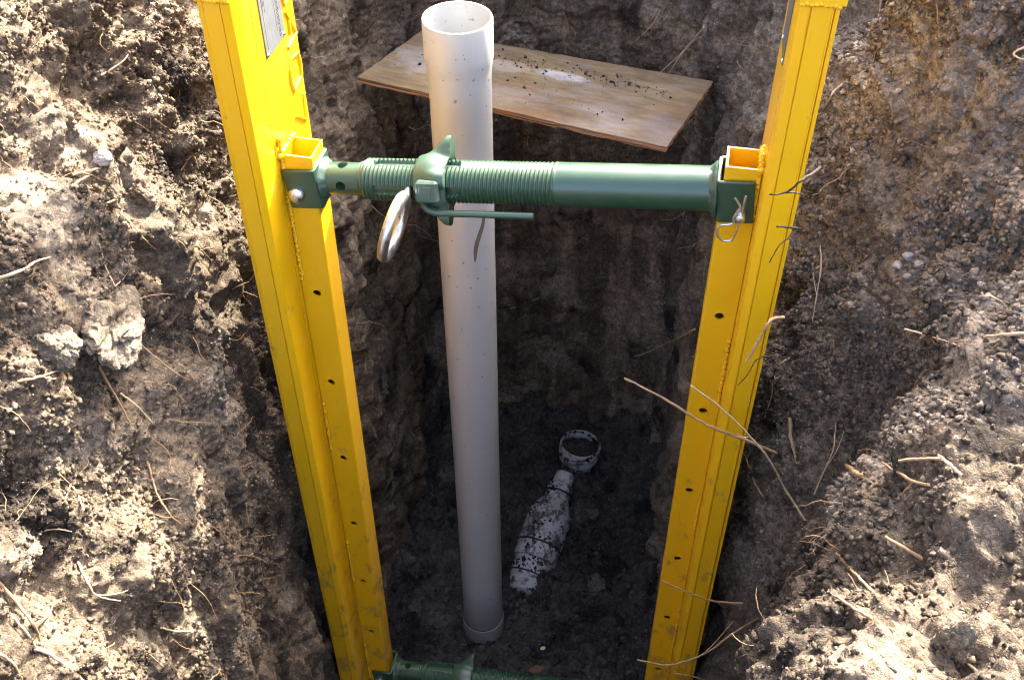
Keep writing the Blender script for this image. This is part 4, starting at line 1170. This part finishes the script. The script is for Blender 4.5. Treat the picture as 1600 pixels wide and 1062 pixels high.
    ('p', 0.0014, 0.0009, 'hooked pale root at the upper right edge of the bank', [(0.6645, 1.2354, -0.667), (0.649, 1.2333, -0.6749), (0.6524, 1.2273, -0.6789), (0.6635, 1.221, -0.679)], []),
    ('p', 0.0018, 0.0006, 'pale leafy root beside the head of the right rail', [(0.5068, 1.4218, -0.8284), (0.4918, 1.4107, -0.834), (0.484, 1.4053, -0.844), (0.4932, 1.4504, -0.8941)], []),
    ('t', 0.0016, 0.0009, 'pinkish root crossing the right rail near the bottom', [(0.3999, 0.9933, -1.5939), (0.3477, 0.98, -1.5665), (0.2979, 0.97, -1.5251), (0.2492, 0.97, -1.4887)], [[(0.3477, 0.98, -1.5665), (0.3578, 0.98, -1.5766), (0.3721, 0.99, -1.6049)]]),
    ('t', 0.0018, 0.0012, 'long curved tan root across the foot of the right rail', [(0.4485, 1.0249, -1.696), (0.4012, 0.99, -1.6811), (0.3467, 0.97, -1.7239), (0.2842, 0.96, -1.7447), (0.2259, 0.96, -1.7264)], [[(0.3467, 0.97, -1.7239), (0.3672, 0.98, -1.6946), (0.3955, 1.0, -1.6633)]]),
    ('t', 0.0011, 0.0007, 'short tan root at the very foot of the right rail', [(0.3626, 0.98, -1.8385), (0.3306, 0.97, -1.8029), (0.2998, 0.97, -1.7934)], []),
    ('t', 0.0016, 0.001, 'brown root hanging behind the right rail in the dark gap', [(0.4281, 1.2297, -1.4883), (0.4255, 1.1468, -1.4562), (0.4347, 1.1167, -1.4552)], []),
    ('p', 0.0013, 0.0007, 'grey pale root looping over the gap right of the right rail', [(0.4712, 1.2447, -1.2392), (0.4478, 1.2303, -1.2429), (0.4422, 1.2373, -1.284), (0.4464, 1.2322, -1.3198), (0.4458, 1.2366, -1.384)], []),
    ('p', 0.002, 0.001, 'long pale root on the dark far wall left of the right rail', [(0.4172, 1.738, -1.6439), (0.4164, 1.8928, -1.8212), (0.4169, 2.0593, -2.0032), (0.3916, 2.1547, -2.1296), (0.3561, 2.1772, -2.1703)], []),
    ('p', 0.0016, 0.0008, 'pale root hanging from the soil above the right end of the board', [(0.4055, 2.0538, -1.0645), (0.3929, 2.1086, -1.1292), (0.3711, 2.1373, -1.1822), (0.3148, 2.1645, -1.2645)], []),
    ('p', 0.0013, 0.0007, 'second pale root hanging over the right end of the board', [(0.4061, 2.0976, -1.1112), (0.3858, 2.1214, -1.1515), (0.3622, 2.1222, -1.1961), (0.3485, 2.1492, -1.2605)], []),
    ('t', 0.0016, 0.0009, 'tan root twig high on the far wall above the board', [(0.3306, 2.1906, -1.0954), (0.3126, 2.1805, -1.127), (0.281, 2.2002, -1.1767)], []),
    ('p', 0.0012, 0.0007, 'faint pale root low on the dark far wall right of the pipe', [(-0.0039, 2.3423, -2.1305), (0.0686, 2.33, -2.0833), (0.1438, 2.3363, -2.0483)], []),
]
# stones and clods
BAKED_CLODS = [
    ('stone', (-0.5776, 1.2428, -0.8464), 0.0135, 'stone', 'small white stone lodged in the upper left wall', 'stone', (1.15, 0.9, 0.8), 3, 0.35, 0.3),
    ('clay_clod', (-0.5416, 1.0372, -0.9646), 0.058, 'claylump', 'large grey clay lump in the sunlit left wall', 'clod', (0.75, 1.25, 0.72), 5, 0.55, 0.2),
    ('clay_clod', (-0.5821, 0.9427, -0.914), 0.036, 'claylump', 'smaller grey clay lump at the left of the large one', 'clod', (0.8, 1.1, 0.8), 9, 0.5, 1.2),
    ('soil_clod', (-0.5587, 1.294, -0.9418), 0.024, 'brownclod', 'brown angular clod on the ledge below the white stone', 'clod', (0.9, 1.2, 0.8), 11, 0.5, 0.7),
    ('soil_clod', (-0.5764, 1.2347, -0.8992), 0.018, 'brownclod', 'small brown clod directly below the white stone', 'clod', (1, 1, 0.9), 13, 0.5, 0.1),
    ('soil_clod', (-0.6339, 1.3154, -0.8128), 0.016, 'brownclod', 'rounded brown clod on the upper left wall above the white stone', 'clod', (1, 1, 0.9), 14, 0.4, 0.4),
    ('clay_clod', (0.3803, 0.4664, -0.8131), 0.021, 'claylump', 'big blurred clay flake standing on the near right shelf', 'clod', (0.55, 0.8, 1.35), 17, 0.45, 0.5),
    ('soil_clod', (0.2511, 1.9945, -2.6773), 0.02, 'floorclod', 'grey flat stone on the trench floor right of the old drain', 'clod', (1, 1.1, 0.6), 19, 0.5, 0.9),
    ('soil_clod', (0.2368, 1.7293, -2.681), 0.034, 'floorclod', 'large grey clod on the trench floor in front of the old drain', 'clod', (1, 1, 0.7), 21, 0.5, 0.2),
    ('soil_clod', (-0.2661, 1.637, -2.6369), 0.026, 'floorclod', 'grey clod on the trench floor between left rail and pipe', 'clod', (1, 1, 0.8), 23, 0.5, 0.2),
    ('soil_clod', (-0.3043, 1.7411, -2.5504), 0.024, 'floorclod', 'grey clod at the foot of the dark wall behind the left rail', 'clod', (1, 1, 0.9), 27, 0.5, 0.2),
    ('soil_clod', (0.0681, 1.4463, -2.6528), 0.014, 'brown', 'reddish brown clod beside the lower screw jack', 'clod', (1.5, 0.9, 0.6), 25, 0.3, 0.1),
    ('pebble', (0.0864, 1.5073, -2.6469), 0.0052, 'chip', 'tiny bright chip on the trench floor right of the pipe foot', 'pebble', (1.4, 1, 0.7), 29, 0.2, 0.2),
    ('pebble', (0.5656, 1.1597, -0.9538), 0.0075, 'stone', 'pale pebble at the top of the light cluster on the right bank', 'pebble', (1.1, 0.9, 0.8), 31, 0.3, 0.2),
    ('pebble', (0.5782, 1.1469, -0.957), 0.008, 'stone', 'pale pebble at the right of the light cluster on the right bank', 'pebble', (1, 0.9, 0.9), 33, 0.3, 0.8),
    ('pebble', (0.5544, 1.1595, -0.9693), 0.0075, 'stone', 'pale pebble at the left of the light cluster on the right bank', 'pebble', (1.1, 0.9, 0.7), 35, 0.3, 1.2),
    ('pebble', (0.564, 1.1404, -0.9747), 0.0062, 'stone', 'pale pebble at the bottom of the light cluster on the right bank', 'pebble', (1.1, 0.9, 0.8), 37, 0.3, 0.5),
]
#BAKED_END
mats = {'p': M['root_pale'], 't': M['root_tan'], 'd': M['root_dark']}
for kind, rad, tip, label, pts, branches in BAKED_ROOTS:
    rad *= 1.2; tip *= 1.2
    path = smooth_path(pts, 6, rad * .16)
    n = len(path)
    radii = [(rad + (tip - rad) * k / (n - 1)) * random.uniform(.82, 1.18) for k in range(n)]
    if not branches:
        o = MB().tube(path, rad, 7, True, radii).build('root', mats[kind], None, 80)
    else:
        o = empty('root', pts[0])
        mb = MB().tube(path, rad, 7, True, radii)
        mb.v = [tuple(Vector(v) - Vector(pts[0])) for v in mb.v]
        mb.build('main_root', mats[kind], o, 80)
        for bp in branches:
            q = smooth_path(bp, 5, rad * .14); m_ = len(q)
            mb = MB().tube(q, rad, 6, True, [rad * .62 * (1 - .6 * k / (m_ - 1)) for k in range(m_)])
            mb.v = [tuple(Vector(v) - Vector(pts[0])) for v in mb.v]
            mb.build('side_root', mats[kind], o, 80)
    set_props(o, label, 'root', 'roots sticking out of the trench walls')
for nm, loc, r, mat, label, cat, sq, seed, amp, rz in BAKED_CLODS:
    clod(nm, loc, r, M[mat], label, cat, sq, seed, amp, None, rz)

# ------------------------------------------------------------------ hair-fine rootlets nobody could count
def rootlets(mask, n, label, lmin=.02, lmax=.09, r=.0006, mat='t'):
    ids = rng.choice(np.flatnonzero(mask), n)
    mb = MB()
    for k in ids:
        p = Vector(WP[k].tolist()); nrm = Vector(NN[k].tolist())
        d = (nrm * rng.uniform(.1, .8) + Vector(rng.normal(size=3)) * .7 + Vector((0, 0, -.45))).normalized()
        L = rng.uniform(lmin, lmax); q = p - nrm * .004; pts = []
        for s in range(9):
            pts.append(q.copy())
            d = (d + Vector(rng.normal(size=3)) * .33 + Vector((0, 0, -.10))).normalized()
            q = q + d * (L / 8)
        rr = r * rng.uniform(.6, 1.4)
        mb.tube(pts, rr, 4, False, [rr * (1 - .06 * s) for s in range(9)])
    o = mb.build('fine_roots', mats[mat])
    return set_props(o, label, 'fine roots', kind='stuff')
rootlets((pp > 1.3) & (pp < 4.8) & (zB > -1.7) & (zB < -.45), 260, 'hair-fine tan roots hanging from the left wall')
rootlets((pp > 12.6) & (pp < 17.5) & (zB > -1.7) & (zB < -.4), 200, 'hair-fine tan roots hanging from the right bank')
rootlets((pp > 4.8) & (pp < 12.6) & (zB > -1.9) & (zB < -.7), 70, 'hair-fine pale roots on the dark far wall', .03, .12, .0006, 'p')
